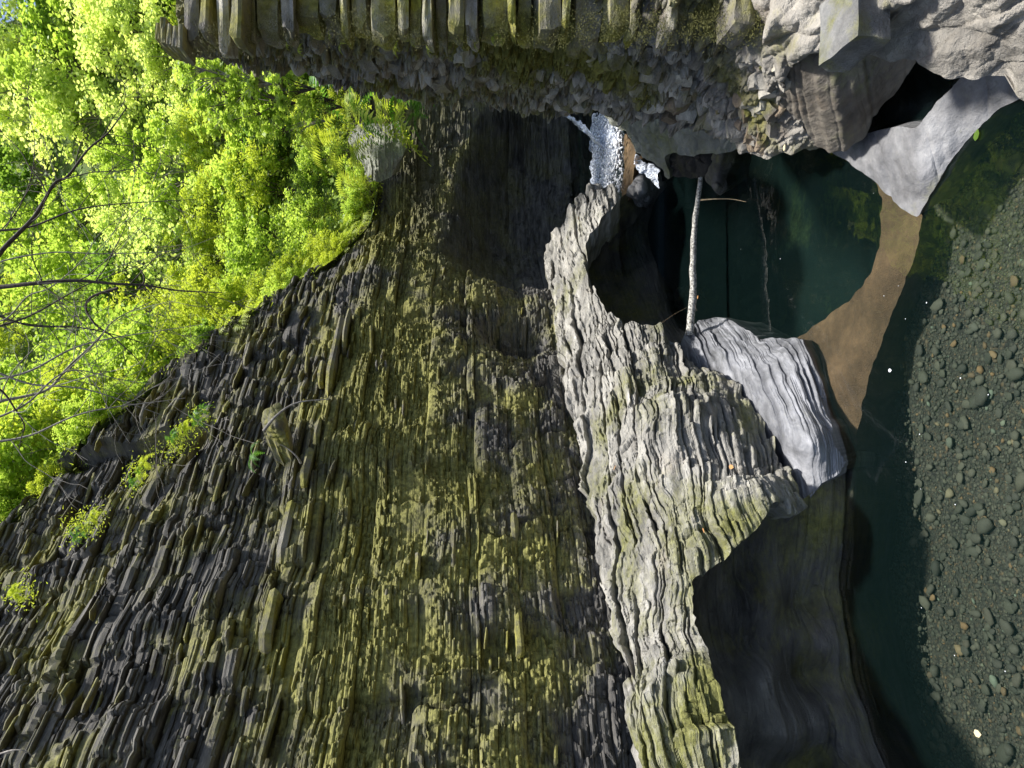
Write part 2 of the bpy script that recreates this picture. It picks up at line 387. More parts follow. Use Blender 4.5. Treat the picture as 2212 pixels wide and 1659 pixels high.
RIM_Z = [14.0, 13.0, 8.9, 6.9, 5.2, 3.7, 2.75, 2.6, 2.9, 3.2]
zrim = lambda s: np.interp(s, RIM_S, RIM_Z)
def ss(a, b, x): t = np.clip((x - a) / (b - a), 0, 1); return t * t * (3 - 2 * t)
sH1, sH2, sH3 = s_at(3.3, 17.0), s_at(6.1, 18.9), s_at(7.9, 19.2)
hollow_top = lambda s: np.interp(s, [sH1 - .5, sH2, sH3], [.7, .0, -.8])
def setback(s, z):
    """how far the face stands back from the plan line at height z"""
    o = 0.07 * (z + 2.2) + 0.22 * np.maximum(0, z - 2.0) + 0.55 * ss(0, .5, z - (5.0 + 0.25 * (sA + 5 - s))) * (s < sA + 6.5)
    o = o - 0.25 * ss(0.2, 0.5, z) * ss(1.6, 1.2, z) * 0
    alc = ss(sB - .9, sB + 2.8, s + .5 * np.minimum(0, z - .2))
    o = o + ss(sB - .9, sB + 4.8, s) * 1.7 * ss(.2, -1.8, z - hollow_top(s)) * (s > 0) + alc * (.2 * ss(0.1, -1.3, z - hollow_top(s)) - 0.25)          # hollowed by the fall
    c2 = np.exp(-(((s - (sB - 1.1)) / 0.75) ** 2 + ((z + 1.1) / 0.75) ** 2)); o = o + 0.85 * c2
    base = ss(-1.9, -3.2, z); o = o - 0.5 * base * (1 - alc)
    return o
def cavity_shade(s, z): return np.exp(-(((s - (sB - 1.0)) / 0.9) ** 2 + ((z + 1.1) / 0.9) ** 2))
r1 = np.random.default_rng(3)
fine = [-4.8]
while fine[-1] < 14.2:
    z = fine[-1]
    t = r1.uniform(.022, .055) if z < 1.9 else r1.uniform(.028, .085)
    if r1.random() < .05: t *= 2.2
    fine.append(z + t)
fine = np.array(fine)
def coarse_of(b, a, c, r):
    idx = [0]
    while idx[-1] < len(b) - 1: idx.append(min(len(b) - 1, idx[-1] + int(r.integers(a, c + 1))))
    return b[np.array(idx)]
med = coarse_of(fine, 2, 4, r1); big = coarse_of(med, 2, 5, r1)
big2 = coarse_of(big, 2, 4, r1)
lo, hi = fine[:-1], fine[1:]; th = hi - lo
zr = np.stack([lo + .06 * th, lo + .5 * th, hi - .06 * th], 1).ravel()
sv = np.concatenate([np.arange(sA - 6.0, sA - .6, .15), np.arange(sA - .6, sA + 7, .025), np.arange(sA + 7, sA + 16, .034), np.arange(sA + 16, sA + 21, .1)])
S, Z = np.meshgrid(sv, zr, indexing='ij')
zmax = zrim(S)
over = np.maximum(0, Z - zmax)
Zc = np.minimum(Z, zmax)
X0, Y0, NX, NY = planpos(S)
up = ss(1.4, 2.6, Z)
Pn = np.stack([X0, Y0, Z], -1)
sw = S + 0.12 * vnoise(Pn * np.array([2.5, 2.5, 6]), 40)
Da, Ta = strata(Z, sw, [(big2, 2.6, 0.20, 1.0), (big, 1.1, 0.17, 1.2)], 3)
Df, Tf = strata(Z, sw, [(med, .26, 0.10, 1.6), (fine, .11, 0.075, 1.5)], 50)
Dg, Tg = strata(Z, sw, [(med, .95, 0.16, 1.5), (fine, .42, 0.12, 1.6)], 90)
alc = ss(sB + .2, sB + 2, S)
patch = ss(.20, .55, fbm(Pn * np.array([.55, .55, 1.3]), 3, 77))                       # smooth, unbroken stretches
fdet = (1 - .75 * patch) * (1 - .15 * alc)
D = Da * (1 - .25 * alc) + fdet * (Df * (1 - up) + Dg * up) + 0.28 * fbm(Pn * np.array([.5, .5, .5]), 3, 9) + 0.05 * fbm(Pn * np.array([2.5, 2.5, 3]), 3, 19)
T = Ta * .4 + Tf * (1 - up) + Tg * up
off = setback(S, Zc) - D + over * 0.9
zz = Zc + np.where(over > 0, over * 0.55, 0) + 0.10 * fbm(np.stack([X0, Y0, Z * .2], -1) * .6, 2, 31)
V = np.stack([X0 - NX * off, Y0 - NY * off, zz], -1).reshape(-1, 3)
Q = grid_faces(*S.shape)
ov = over.ravel()
Q = Q[(ov[Q] < 1.6).all(1)]
hid = ((Z < -2.5) & (S < sB - 1.2)).ravel(); Q = Q[~hid[Q].all(1)]
zz1 = Z + .35 * fbm(Pn * .8, 3, 48)
mossb = .16 * np.exp(-((zz1 - 1.25) / .85) ** 2) - .09 * ss(2.4, 3.4, zz1) + .05 * np.exp(-((zz1 + .6) / .5) ** 2) - .10 * ss(-1.0, -1.7, zz1) - .02
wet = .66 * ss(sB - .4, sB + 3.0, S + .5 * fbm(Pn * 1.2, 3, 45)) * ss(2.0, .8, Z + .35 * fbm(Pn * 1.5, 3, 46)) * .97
lip_light = np.exp(-((Z - hollow_top(S) - .25 - .2 * fbm(Pn * 1.1, 2, 47)) / .22) ** 2) * ss(sB - .3, sB + .8, S); wet = wet * (1 - .8 * lip_light); T = T + .9 * lip_light  # light on the hollow's lip painted in: paler tint, less darkening
wet = np.maximum(wet, .75 * cavity_shade(S, Z))  # shade of the small cavity put into the colour, not only wetness
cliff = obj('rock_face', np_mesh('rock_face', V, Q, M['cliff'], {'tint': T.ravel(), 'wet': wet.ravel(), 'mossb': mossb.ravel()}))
left_cliff = empty('left_cliff', (0, 0, WZ)); tag(left_cliff, 'tall layered shale cliff with yellow green film filling the left of the gorge', 'cliff')
cliff.parent = left_cliff; cliff.matrix_parent_inverse = left_cliff.matrix_basis.inverted()
def cliff_point(s, z, out=0.0):
    x, y, nx, ny = planpos(np.array(s)); o = float(setback(np.array(float(s)), np.array(float(z)))) - 0.18 - out
    return Vector((float(x - nx * o), float(y - ny * o), z)), math.atan2(float(ny), float(nx))
used_s = rm = None

# shale plates that stand out of the face: parts of the cliff
def slab_mesh(name, mat, r, L=1.0, W=.5, H=.2, jag=.25):
    """irregular plate: polygon outline, uneven top, 8 outline corners"""
    n = 9; a = np.linspace(0, 2 * np.pi, n, endpoint=False) + r.uniform(-.2, .2, n)
    rad = 1 + r.uniform(-jag, jag, n)
    sup = 1 / np.maximum(np.abs(np.cos(a)), np.abs(np.sin(a))) * .85
    x = np.cos(a) * rad * sup * L / 2; y = np.sin(a) * rad * sup * W / 2
    top = np.stack([x * .93, y * .9, H / 2 + r.uniform(-.12, .12, n) * H], 1); mid = np.stack([x, y, r.uniform(-.15, .15, n) * H], 1); bot = np.stack([x * .9, y * .85, -H / 2 + r.uniform(-.15, .15, n) * H], 1)
    V = np.vstack([top, mid, bot, [[0, 0, H / 2 * 1.05]], [[0, 0, -H / 2]]]); f = []
    for i in range(n):
        j = (i + 1) % n
        f += [(i, n + i, n + j), (i, n + j, j), (n + i, 2 * n + i, 2 * n + j), (n + i, 2 * n + j, n + j), (3 * n, i, j), (3 * n + 1, 2 * n + j, 2 * n + i)]
    return np_mesh(name, V, np.array(f), mat, {'tint': np.full(len(V), r.uniform(-.4, .6))})
rs = np.random.default_rng(21)
plates = [slab_mesh('rock_slab', M['slab'] if i % 3 else M['cliff'], rs, 1, .5, 1) for i in range(14)]
def add_part(name, me, parent, loc, rot, scale):
    o = bpy.data.objects.new(name, me); C.objects.link(o)
    o.rotation_mode = 'XYZ'; o.parent = parent; o.matrix_parent_inverse = parent.matrix_basis.inverted()
    o.location = loc; o.rotation_euler = rot; o.scale = scale
    return o
cnt = 0
while cnt < 285:
    s = rs.uniform(sA - .2, sA + 10.5); z = rs.uniform(-1.6, 10)
    if z > zrim(s) - .25: continue
    if z < 1.6 and rs.random() < .45: continue
    p, a = cliff_point(s, z, rs.uniform(-.02, .10))
    big_ = z > 1.8
    L = rs.uniform(.25, .95) if big_ else rs.uniform(.12, .45); H = rs.uniform(.02, .065) if big_ else rs.uniform(.015, .045); W = rs.uniform(.3, .6)
    add_part('rock_slab', plates[cnt % 14], left_cliff, p, (rs.uniform(-.10, .10), rs.uniform(-.10, .15), a + math.pi / 2 + rs.uniform(-.3, .3)), (L, W, H)); cnt += 1
# long hard beds, seen as yellow bars
for (x0, y0, x1, y1, d0, d1, t) in [(617, 1290, 655, 1120, 10.6, 11.2, .13), (700, 900, 755, 690, 12.8, 14.3, .13), (655, 1105, 690, 1010, 11.3, 11.9, .12), (600, 1480, 615, 1330, 9.6, 10.2, .14), (1125, 1300, 1120, 1420, 9.1, 8.7, .10), (975, 1230, 985, 1110, 9.6, 10.3, .08), (1105, 1090, 1120, 1160, 10.2, 9.9, .10), (900, 1250, 905, 1200, 9.6, 9.9, .07), (690, 1000, 700, 930, 11.9, 12.4, .10), (740, 800, 765, 690, 13.6, 14.4, .08), (690, 860, 712, 800, 13, 13.4, .09)]:
    a_ = at(x0, y0, d0); b_ = at(x1, y1, d1)
    mid = (a_ + b_) / 2; nz = mid[2]
    # sit the bed on the face
    k = np.argmin(np.hypot(pc[:, 0] - mid[0], pc[:, 1] - mid[1])); ssv = ps[k]
    L = np.linalg.norm((b_ - a_)[:2]); p, an = cliff_point(ssv, nz, .10)
    add_part('rock_slab', slab_mesh('rock_slab', M['slab'], rs, 1, 1, 1, .08), left_cliff, p, (0, 0, an + math.pi / 2), (L, .5, t))

# ================================================================ HILLSIDE ABOVE THE RIM
sh = np.linspace(sA - 8, ps[-1] - .5, 90); rh = np.linspace(-.3, 26, 60)
Sh, Rh = np.meshgrid(sh, rh, indexing='ij')
xh, yh, nxh, nyh = planpos(Sh); zb = zrim(Sh)
ob = setback(Sh, zb) - .1
def hill_z(s, r):
    zb = zrim(s)
    return zb - .35 + 1.15 * np.maximum(r, 0) + .25 * np.maximum(r, 0) ** 1.0 * ss(sB, sB + 4, s)
Ph = np.stack([xh - nxh * (ob + Rh), yh - nyh * (ob + Rh), hill_z(Sh, Rh)], -1)
Ph[..., 2] += .5 * fbm(Ph * .4, 3, 61) * ss(0, 1.5, Rh)
hill = obj('hillside', np_mesh('hillside', Ph.reshape(-1, 3), grid_faces(*Sh.shape), M['soil'], smooth=True)); tag(hill, kind='structure')
def hill_point(s, r):
    x, y, nx, ny = planpos(np.array(float(s))); o = float(setback(np.array(float(s)), zrim(np.array(float(s))))) - .1 + r
    return Vector((float(x - nx * o), float(y - ny * o), float(hill_z(np.array(float(s)), np.array(float(r))))))

# ================================================================ BENCH OF PALE ROCK
def disp_bedded(levels, out, seed, amp=1.0, nz=0.06, nf=.7, flute=0.0, warp=.1, dip=0.0, crev=0.0):
    out = np.array(out, float); out /= np.linalg.norm(out); tang = np.array([-out[1], out[0], 0.])
    def f(P, N):
        z = P[..., 2] - dip * ((P - np.array([-1., 7., 0.])) @ out) + warp * fbm(P * .9, 3, seed) + (.032 * fbm(P * np.array([3.5, 3.5, 2.0]), 3, seed + 31) if crev else 0); s = P @ tang + .08 * vnoise(P * 3, seed + 3)
        D, T = strata(z, s, levels, seed)
        dirn = .65 * out + .35 * N
        D = D * amp
        if crev:
            b0 = levels[0][0]; kk = np.clip(np.searchsorted(b0, z), 1, len(b0) - 1)
            dd_ = np.minimum(np.abs(z - b0[kk - 1]), np.abs(b0[kk] - z)); b1_ = levels[1][0]; k1_ = np.clip(np.searchsorted(b1_, z), 1, len(b1_) - 1)
            d1_ = np.minimum(np.abs(z - b1_[k1_ - 1]), np.abs(b1_[k1_] - z))
            on = ss(-.15, .25, fbm(np.stack([s * 1.3, z * 6, s * 0], -1), 2, seed + 21)); on1 = ss(0, .3, fbm(np.stack([s * 2.5, z * 12, s * 0], -1), 2, seed + 22))
            gr = on * np.exp(-(dd_ / .022) ** 2) * 1.0 + .35 * on1 * np.exp(-(d1_ / .010) ** 2)
            D = D - crev * gr; T = T - 1.3 * np.clip(gr, 0, 1)
        P2 = P + dirn * D[..., None] + N * (nz * fbm(P * nf, 4, seed + 7) + nz * .25 * fbm(P * 6 * nf, 3, seed + 8))[..., None]
        if flute: P2 = P2 + N * (flute * (np.abs(vnoise(np.stack([P[..., 0] * 1.2, P[..., 1] * 1.2, P[..., 2] * 7], -1), seed + 9)) - .3))[..., None]
        return P2, T
    return f
rb = np.random.default_rng(5)
bench_poly = [(1480, 2300), (1392, 1720), (1368, 1500), (1338, 1380), (1300, 1200), (1270, 1050), (1248, 950), (1228, 850), (1210, 750), (1192, 650), (1180, 560), (1190, 515), (1225, 490), (1240, 450), (1262, 425), (1300, 412), (1330, 418), (1345, 440), (1322, 475), (1287, 510), (1268, 560), (1275, 620), (1310, 680), (1360, 712), (1430, 718), (1455, 745), (1480, 780), (1530, 800), (1590, 855), (1650, 935), (1700, 1020), (1733, 1110), (1690, 1135), (1640, 1112), (1625, 1150), (1570, 1205), (1490, 1262), (1500, 1330), (1530, 1420), (1560, 1530), (1590, 1660), (1605, 1720), (1720, 2300)]
bench_pts = [(1480, 2300, 4.9), (1720, 2300, 4.3), (1600, 2300, 4.5), (1385, 1720, -1.75), (1330, 1400, -1.85), (1275, 1050, -1.9), (1215, 750, -1.9), (1183, 560, -1.95), (1262, 425, 12.9), (1335, 430, 12.5), (1268, 560, 12.6), (1310, 680, 11.5), (1430, 718, 10.3), (1530, 800, 9.3), (1590, 855, 8.7), (1650, 935, 8.0), (1733, 1110, 7.1), (1640, 1112, 6.9), (1570, 1205, 6.9), (1490, 1262, 6.9), (1530, 1420, 6.4), (1590, 1660, 5.7),
             (1400, 900, 8.5), (1500, 1000, 7.7), (1400, 1250, 7.35), (1450, 1500, 6.3), (1400, 780, 9.6), (1350, 1000, 8.9), (1560, 1060, 7.15), (1470, 1120, 7.3), (1250, 620, 12.6), (1300, 800, 10.6), (1600, 1000, 7.5), (1540, 900, 8.15), (1605, 1720, 5.5), (1420, 1650, 6.1)]
lv = [(bounds(-9, 4, .16, .50, rb), 1.1, .22, 1.3), (bounds(-9, 4, .035, .11, rb), .45, .085, 1.3), (bounds(-9, 4, .016, .04, rb), .22, .03, 1.)]
Vb, Qb, Tb = relief(bench_poly, bench_pts, 1.75, disp_bedded(lv, (.55, -.83, 0), 200, 1.15, .20, 1.1, warp=.16, dip=.36, crev=.22), (-.3, 1.1, -.22), 4, 4)
bench_t = empty('rock_bench', (0, 8, WZ)); tag(bench_t, 'pale grey bench of thin layered rock curving along the foot of the left cliff', 'rock ledge')
mossB = .12 * ss(6.9, 5.9, Vb[:, 1]) - .06 * ss(8, 10, Vb[:, 1])
b_ = obj('layered_rock', np_mesh('layered_rock', Vb, Qb, M['bench'], {'tint': Tb, 'mossb': mossB}), bench_t); b_.matrix_parent_inverse = bench_t.matrix_basis.inverted()
# body of the bench under its near edge
und_poly = [(1460, 1225), (1540, 1185), (1620, 1120), (1735, 1075), (1815, 1010), (1838, 1015), (1845, 1050), (1838, 1130), (1838, 1300), (1855, 1400), (1895, 1550), (1935, 1659), (1955, 1730), (2080, 2300), (1640, 2300), (1540, 1730), (1510, 1500), (1470, 1330)]
und_pts = [(1640, 2300, 5.9), (2080, 2300, -4.25), (2040, 2300, -4.0), (1480, 1280, 7.7), (1500, 1450, 7.3), (1560, 1600, 7.0), (1600, 1700, 6.9), (1560, 1250, 7.75), (1610, 1400, 7.45), (1645, 1640, 7.0), (1670, 1300, 7.15), (1670, 1450, 6.95), (1700, 1600, 6.6), (1715, 1300, 7.55), (1722, 1450, 7.4), (1750, 1640, 6.95), (1760, 1200, 7.3), (1775, 1400, 7.05), (1805, 1550, 6.75), (1830, 1680, 6.4), (1815, 1200, -4.0), (1815, 1300, -4.0), (1832, 1400, -4.0), (1870, 1550, -4.0), (1910, 1659, -4.0), (1825, 1060, -4.0), (1735, 1090, 7.25), (1640, 1150, 7.5), (1500, 1240, 7.6), (1590, 1200, 7.7), (1845, 1300, -4.25), (1900, 1550, -4.25)]
lv2 = [(bounds(-5, 0, .12, .30, rb), 4.0, .06, 1.1), (bounds(-5, 0, .02, .05, rb), .6, .022, 1.3)]
Vu, Qu, Tu = relief(und_poly, und_pts, 2.1, disp_bedded(lv2, (.2, -.98, 0), 230, 1.0, .03, .7, warp=.02), (-.1, .9, -1.4), 3, 2)
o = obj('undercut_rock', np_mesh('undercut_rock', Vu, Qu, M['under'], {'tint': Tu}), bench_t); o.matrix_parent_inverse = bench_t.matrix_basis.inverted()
o['label'] = 'dark undercut rock with smooth water worn ledges'

# lower polished shelf
shelf_poly = [(1470, 740), (1482, 715), (1510, 692), (1545, 684), (1590, 698), (1640, 732), (1700, 727), (1735, 733), (1757, 790), (1780, 830), (1790, 900), (1800, 960), (1824, 1000), (1810, 1025), (1775, 1045), (1737, 1095), (1722, 1112), (1690, 1060), (1650, 990), (1600, 920), (1560, 870), (1500, 810), (1465, 770)]
shelf_pts = [(1482, 720, 10.4), (1545, 686, 11.0), (1520, 730, 10.0), (1590, 700, -3.97), (1640, 735, -3.95), (1700, 728, -3.97), (1735, 735, -3.97), (1757, 790, -3.95), (1790, 900, -3.95), (1824, 1000, -3.95), (1735, 1095, 7.25), (1775, 1045, 7.1), (1650, 800, -3.62), (1720, 950, -3.5), (1560, 760, -3.5), (1600, 920, 8.75), (1560, 860, 9.3), (1480, 780, 9.9), (1680, 1000, 7.9), (1755, 960, 6.95), (1640, 880, -3.5), (1715, 820, -3.72), (1700, 880, -3.58)]
lv3 = [(bounds(-7, 3, .05, .16, rb), 2.0, .035, 1.0), (bounds(-7, 3, .015, .04, rb), .7, .018, 1.2)]
Vs_, Qs_, Ts_ = relief(shelf_poly, shelf_pts, 1.5, disp_bedded(lv3, (.5, -.86, 0), 260, 1.0, .05, 1.2, warp=.10, dip=.30, crev=.035), (0, .7, -.9), 3, 1.5)
o = obj('rock_shelf', np_mesh('rock_shelf', Vs_, Qs_, M['shelf'], {'tint': Ts_})); tag(o, 'low blue grey water polished rock shelf between the plunge pool and the pebble pool', 'rock shelf')

# wall of the pothole under the bench, far side of the plunge pool
pot_poly = [(1335, 425), (1380, 400), (1430, 395), (1480, 400), (1485, 560), (1500, 700), (1470, 745), (1430, 735), (1350, 720), (1290, 690), (1255, 620), (1250, 560), (1275, 500)]
pot_pts = [(1335, 425, 13.2), (1400, 400, 14.2), (1422, 420, -4.0), (1420, 560, -3.98), (1440, 640, -4.0), (1480, 400, -5.2), (1485, 560, -5.0), (1480, 660, -4.6), (1470, 745, 11.6), (1430, 735, 11.8), (1350, 720, 12.4), (1290, 690, 12.9), (1250, 560, 14.2), (1330, 560, 14.3), (1380, 480, 14.4)]
Vp, Qp, Tp = relief(pot_poly, pot_pts, 2.2, disp_bedded(lv2, (.3, -.95, 0), 280, 1.4, .08, 1.0), (-.2, .6, -.5), 2)
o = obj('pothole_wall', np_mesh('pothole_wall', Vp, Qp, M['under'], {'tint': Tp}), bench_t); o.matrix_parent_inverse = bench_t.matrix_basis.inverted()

# brown drowned shelf
sub_poly = [(1960, 440), (1996, 465), (1978, 560), (1938, 650), (1903, 740), (1873, 840), (1852, 940), (1838, 995), (1815, 1010), (1770, 960), (1740, 880), (1700, 800), (1680, 740), (1712, 733), (1760, 700), (1800, 668), (1832, 648), (1880, 590), (1905, 510), (1907, 430), (1880, 380), (1850, 340), (1900, 330)]
sub_pts = [(1996, 465, -4.26), (1978, 560, -4.24), (1938, 650, -4.22), (1903, 740, -4.22), (1852, 940, -4.2), (1838, 995, -4.15), (1740, 880, -4.08), (1712, 733, -4.16), (1760, 700, -4.22), (1832, 648, -4.22), (1905, 510, -4.26), (1907, 430, -4.26), (1850, 340, -4.24), (1850, 760, -4.12), (1930, 560, -4.16), (1800, 860, -4.1), (1880, 640, -4.15)]
def disp_soft(amp, sc, seed):
    def f(P, N): 
        d = amp * fbm(P * sc, 5, seed); return P + N * d[..., None], vnoise(P * 2, seed + 1) * .3
    return f
Vq, Qq, Tq = relief(sub_poly, sub_pts, 2.5, disp_soft(.07, 1.3, 300), (0, .9, -1.5), 3, 3)
o = obj('submerged_rock_shelf', np_mesh('submerged_rock_shelf', Vq, Qq, M['brownbed'], {'tint': Tq})); tag(o, 'brown rock shelf lying just under the water between the two pools', 'rock shelf')

# ================================================================ RIGHT SIDE ROCK
right_t = empty('right_cliff', (5, 8, WZ)); tag(right_t, 'overhanging knobbly rock face with moss along the right edge of the gorge', 'cliff')
def adopt(o, par, label=None):
    o.parent = par; o.matrix_parent_inverse = par.matrix_basis.inverted()
    if label: o['label'] = label
    return o
E_poly = [(395, -260), (388, 60), (400, 120), (440, 118), (475, 122), (505, 130), (560, 140), (650, 150), (700, 165), (760, 178), (850, 195), (950, 208), (1000, 205), (1090, 213), (1130, 230), (1200, 235), (1260, 232), (1300, 240), (1340, 246), (1400, 247), (1446, 257), (1500, 270), (1560, 290), (1600, 312), (1640, 331), (1700, 334), (1740, 325), (1790, 318), (1765, 300), (1734, 278), (1738, 240), (1700, 205), (1712, 150), (1724, 115), (1767, 97), (1851, 113), (1974, 110), (2074, 150), (2184, 160), (2212, 215), (2260, 240), (2290, -260)]
E_pts = [(395, 0, 8.9), (400, 120, 9.6), (395, -160, 8.6), (700, -160, 7.9), (700, 0, 8.2), (700, 100, 8.8), (700, 165, 11.0), (560, 140, 10.6), (560, 80, 8.8), (850, 195, 11.2), (1000, 0, 7.8), (1000, 90, 8.4), (1000, 205, 11.2), (1000, -160, 7.5), (1130, 230, 11.3), (1200, 150, 9.0), (1300, 240, 10.2), (1300, 0, 7.1), (1300, 100, 7.7), (1400, 250, 9.4), (1500, 150, 7.8), (1500, 80, 7.0), (1500, 272, 8.7), (1640, 331, 7.7), (1600, 0, 6.3), (1600, 180, 7.2), (1650, 250, 7.2), (1700, 334, 7.3), (1790, 318, 7.0), (1734, 278, 6.9), (1700, 205, 6.7), (1724, 115, 5.9), (1767, 97, 5.6), (1800, 0, 5.2), (1851, 113, 5.45), (1974, 110, 5.1), (2074, 150, 4.85), (2184, 160, 4.6), (2260, 240, 4.3), (2200, 0, 4.2), (2000, 0, 4.7), (1600, -160, 5.6), (2000, -160, 4.2), (2290, -160, 3.6), (800, 130, 9.4), (1100, 160, 9.4), (1400, 200, 8.3)]
reb = bounds(-6, 6, .12, .30, rb)
def disp_right(P, N):
    zf = np.clip((P[..., 2] + 3.4) / .5, 0, 1)
    w = P * np.array([4.5, 3.4, 8.0]) + .5 * vnoise(P * 2, 311)[..., None]
    b1, s1, id1 = worley(w, 320)
    w2 = P * np.array([12.0, 9.0, 22.0]); b2, s2, id2 = worley(w2, 330)
    k1 = np.clip((s1 - b1) * 3, 0, 1); k2 = np.clip((s2 - b2) * 3, 0, 1)
    d = (.20 * id1 * k1 + .08 * id2 * k2) * (0.35 + .65 * zf) + .16 * fbm(P * .8, 4, 340) + .02 * fbm(P * 9, 3, 345)
    big_m = ss(-2.35, -2.75, P[..., 2] + .12 * vnoise(P * 1.5, 352)) * ss(6.6, 5.9, P[..., 1])
    b3, s3, id3 = worley(P * np.array([2.6, 1.6, 3.2]) + .6 * vnoise(P * 1.2, 353)[..., None], 355); d3 = .22 * id3 * np.clip((s3 - b3) * 2.2, 0, 1) + .05 * np.abs(vnoise(P * np.array([3, 3, 12]), 358)) + .10 * fbm(P * 2.2, 4, 357) + .035 * np.abs(fbm(P * np.array([8, 8, 14]), 4, 359))
    d = d * (1 - big_m) + d3 * big_m; id1 = id1 * (1 - big_m) + (id3 * .7 + .25) * big_m
    Ds, Ts = strata(P[..., 2] + .1 * fbm(P * .7, 2, 4), P[..., 1], [(reb, 1.2, .12, 1.)], 350)
    n = .6 * N + .4 * np.array([-.8, -.5, .1])
    return P + n * (d + Ds * .8)[..., None], (id1 - .5) * .9 + (id2 - .5) * .4
Ve, Qe, Te = relief(E_poly, E_pts, 2.2, disp_right, (1.6, .9, 0), 4, 5)
mE = -.16 * ss(-2.2, -2.6, Ve[:, 2]) * ss(6.8, 6.0, Ve[:, 1]) + .09 * ss(9.6, 8.4, Ve[:, 1]) * ss(-2.2, -1.2, Ve[:, 2])
adopt(obj('rock_face', np_mesh('rock_face', Ve, Qe, M['right'], {'tint': Te, 'mossb': mE})), right_t)
# sculpted undercut wall and the point
def disp_point(P, N):
    q = P[..., 2] * 1.0 + .55 * P[..., 1] - .25 * P[..., 0] + .08 * fbm(P * 1.3, 3, 366)
    d = .03 * fbm(P * 2.2, 4, 360) + .012 * fbm(P * np.array([5, 5, 22]), 4, 365) + .03 * np.abs(vnoise(np.stack([q * 5.5, q * 0, q * 0], -1), 367)) + .02 * np.abs(vnoise(np.stack([q * 17, q * 0, q * 0], -1), 368))
    return P + N * d[..., None], fbm(P * np.array([2, 2, 9]), 3, 370) * 1.2
def rbody2(name, poly, pts, mat, lab, skirt, step=1.8):
    V, Q, T = relief(poly, pts, step, disp_point, skirt, 3, 1.2)
    adopt(obj(name, np_mesh(name, V, Q, mat, {'tint': T})), right_t, lab)
rbody2('curved_rock', [(1725, 95), (1739, 105), (1815, 100), (1870, 105), (1985, 125), (1938, 191), (1904, 229), (1882, 261), (1866, 296), (1833, 318), (1795, 324), (1760, 310), (1720, 290), (1690, 240), (1690, 190), (1700, 130)],
       [(1739, 109, 5.9), (1870, 117, 5.7), (1985, 130, 5.65), (1938, 191, 6.0), (1882, 261, 6.4), (1866, 296, 6.55), (1799, 318, 6.85), (1820, 200, 6.0), (1790, 150, 5.9), (1760, 256, 6.65), (1701, 212, 6.7), (1890, 170, 5.85), (1690, 240, 7.0), (1840, 260, 6.25)], M['brown_grey'], 'brown grey smooth undersurface of the overhang', (.7, .8, -.2))
rbody2('point_rock', [(1785, 320), (1830, 312), (1868, 290), (1902, 280), (1946, 270), (1984, 276), (2002, 254), (2040, 205), (2084, 158), (2153, 150), (2300, 130), (2300, 190), (2235, 200), (2165, 232), (2105, 288), (2050, 355), (2012, 422), (1994, 466), (1985, 470), (1950, 450), (1900, 403), (1850, 360), (1810, 332)],
       [(1800, 322, -4.0), (1850, 356, -4.0), (1900, 400, -4.0), (1950, 443, -4.0), (1988, 467, -4.0), (2012, 420, -4.0), (2050, 352, -4.0), (2105, 285, -4.0), (2165, 230, -4.0), (2235, 198, -4.0),
        (1984, 278, 5.74), (1988, 380, 5.82), (1946, 272, 6.0), (1868, 292, 6.72), (1900, 335, 6.42), (1935, 335, 6.14), (2040, 207, 5.45), (2084, 160, 5.25), (2153, 160, 5.0), (2300, 140, 4.65), (2060, 265, 5.45), (2030, 320, 5.62), (1905, 283, 6.4)], M['point'], 'smooth blue grey rock running out to a sharp point at the water', (.5, .6, -1.2))
V, Q, T = relief([(1830, 100), (2110, 100), (2250, 150), (2200, 220), (2000, 320), (1850, 330)], [(1840, 110, 6.7), (1980, 120, 6.5), (2100, 120, 6.2), (2240, 150, 5.8), (1860, 320, 7.3), (1990, 300, 6.9), (2190, 210, 6.1), (1935, 210, 6.55), (1980, 190, 6.7), (2010, 215, 6.3), (2050, 180, 6.5)], 2.2, disp_point, (.6, .8, 0), 2)
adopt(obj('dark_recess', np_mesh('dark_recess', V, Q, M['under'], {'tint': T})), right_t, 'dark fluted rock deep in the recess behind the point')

# dry stone wall of mossy slabs on the right cliff
def block_mesh(name, mat, r, n=3, rough=.10, round_=.22):
    """rounded irregular block, unit size"""
    u = np.linspace(-1, 1, n + 1); Vd = {}; V = []; f = []
    def idx(p):
        k = tuple(np.round(p, 4))
        if k not in Vd: Vd[k] = len(V); V.append(p)
        return Vd[k]
    for ax in range(3):
        for sg in (-1, 1):
            for i in range(n):
                for j in range(n):
                    q = []
                    for (a, b) in ((i, j), (i + 1, j), (i + 1, j + 1), (i, j + 1)):
                        p = [0, 0, 0]; p[ax] = sg; p[(ax + 1) % 3] = u[a]; p[(ax + 2) % 3] = u[b]; q.append(idx(np.array(p, float)))
                    f.append(q if sg > 0 else q[::-1])
    V = np.array(V); L = np.linalg.norm(V, axis=1, keepdims=True)
    V = V * (1 - round_) + V / L * 1.25 * round_
    V = V + rough * np.stack([vnoise(V * 1.3 + r.uniform(0, 50), k) for k in (1, 2, 3)], -1)
    Q = np.array(f)
    return np_mesh(name, V * .5, Q, mat, {'tint': np.full(len(V), r.uniform(-.4, .6))})
stone_wall = empty('dry_stone_wall', tuple(at(1500, -60, 6.9))); tag(stone_wall, 'mossy dry stone wall of stacked flat slabs rising along the top edge of the photo', 'stone wall')
rw = np.random.default_rng(31)
slabs = [block_mesh('stone', M['moss_stone'] if i < 6 else M['right'] if i < 9 else M['slab'], rw, 6, .16, .18) for i in range(10)]
slabs_t = [block_mesh('stone', M['slab'], rw, 4, .05, .08) for i in range(4)]
x = 392.0
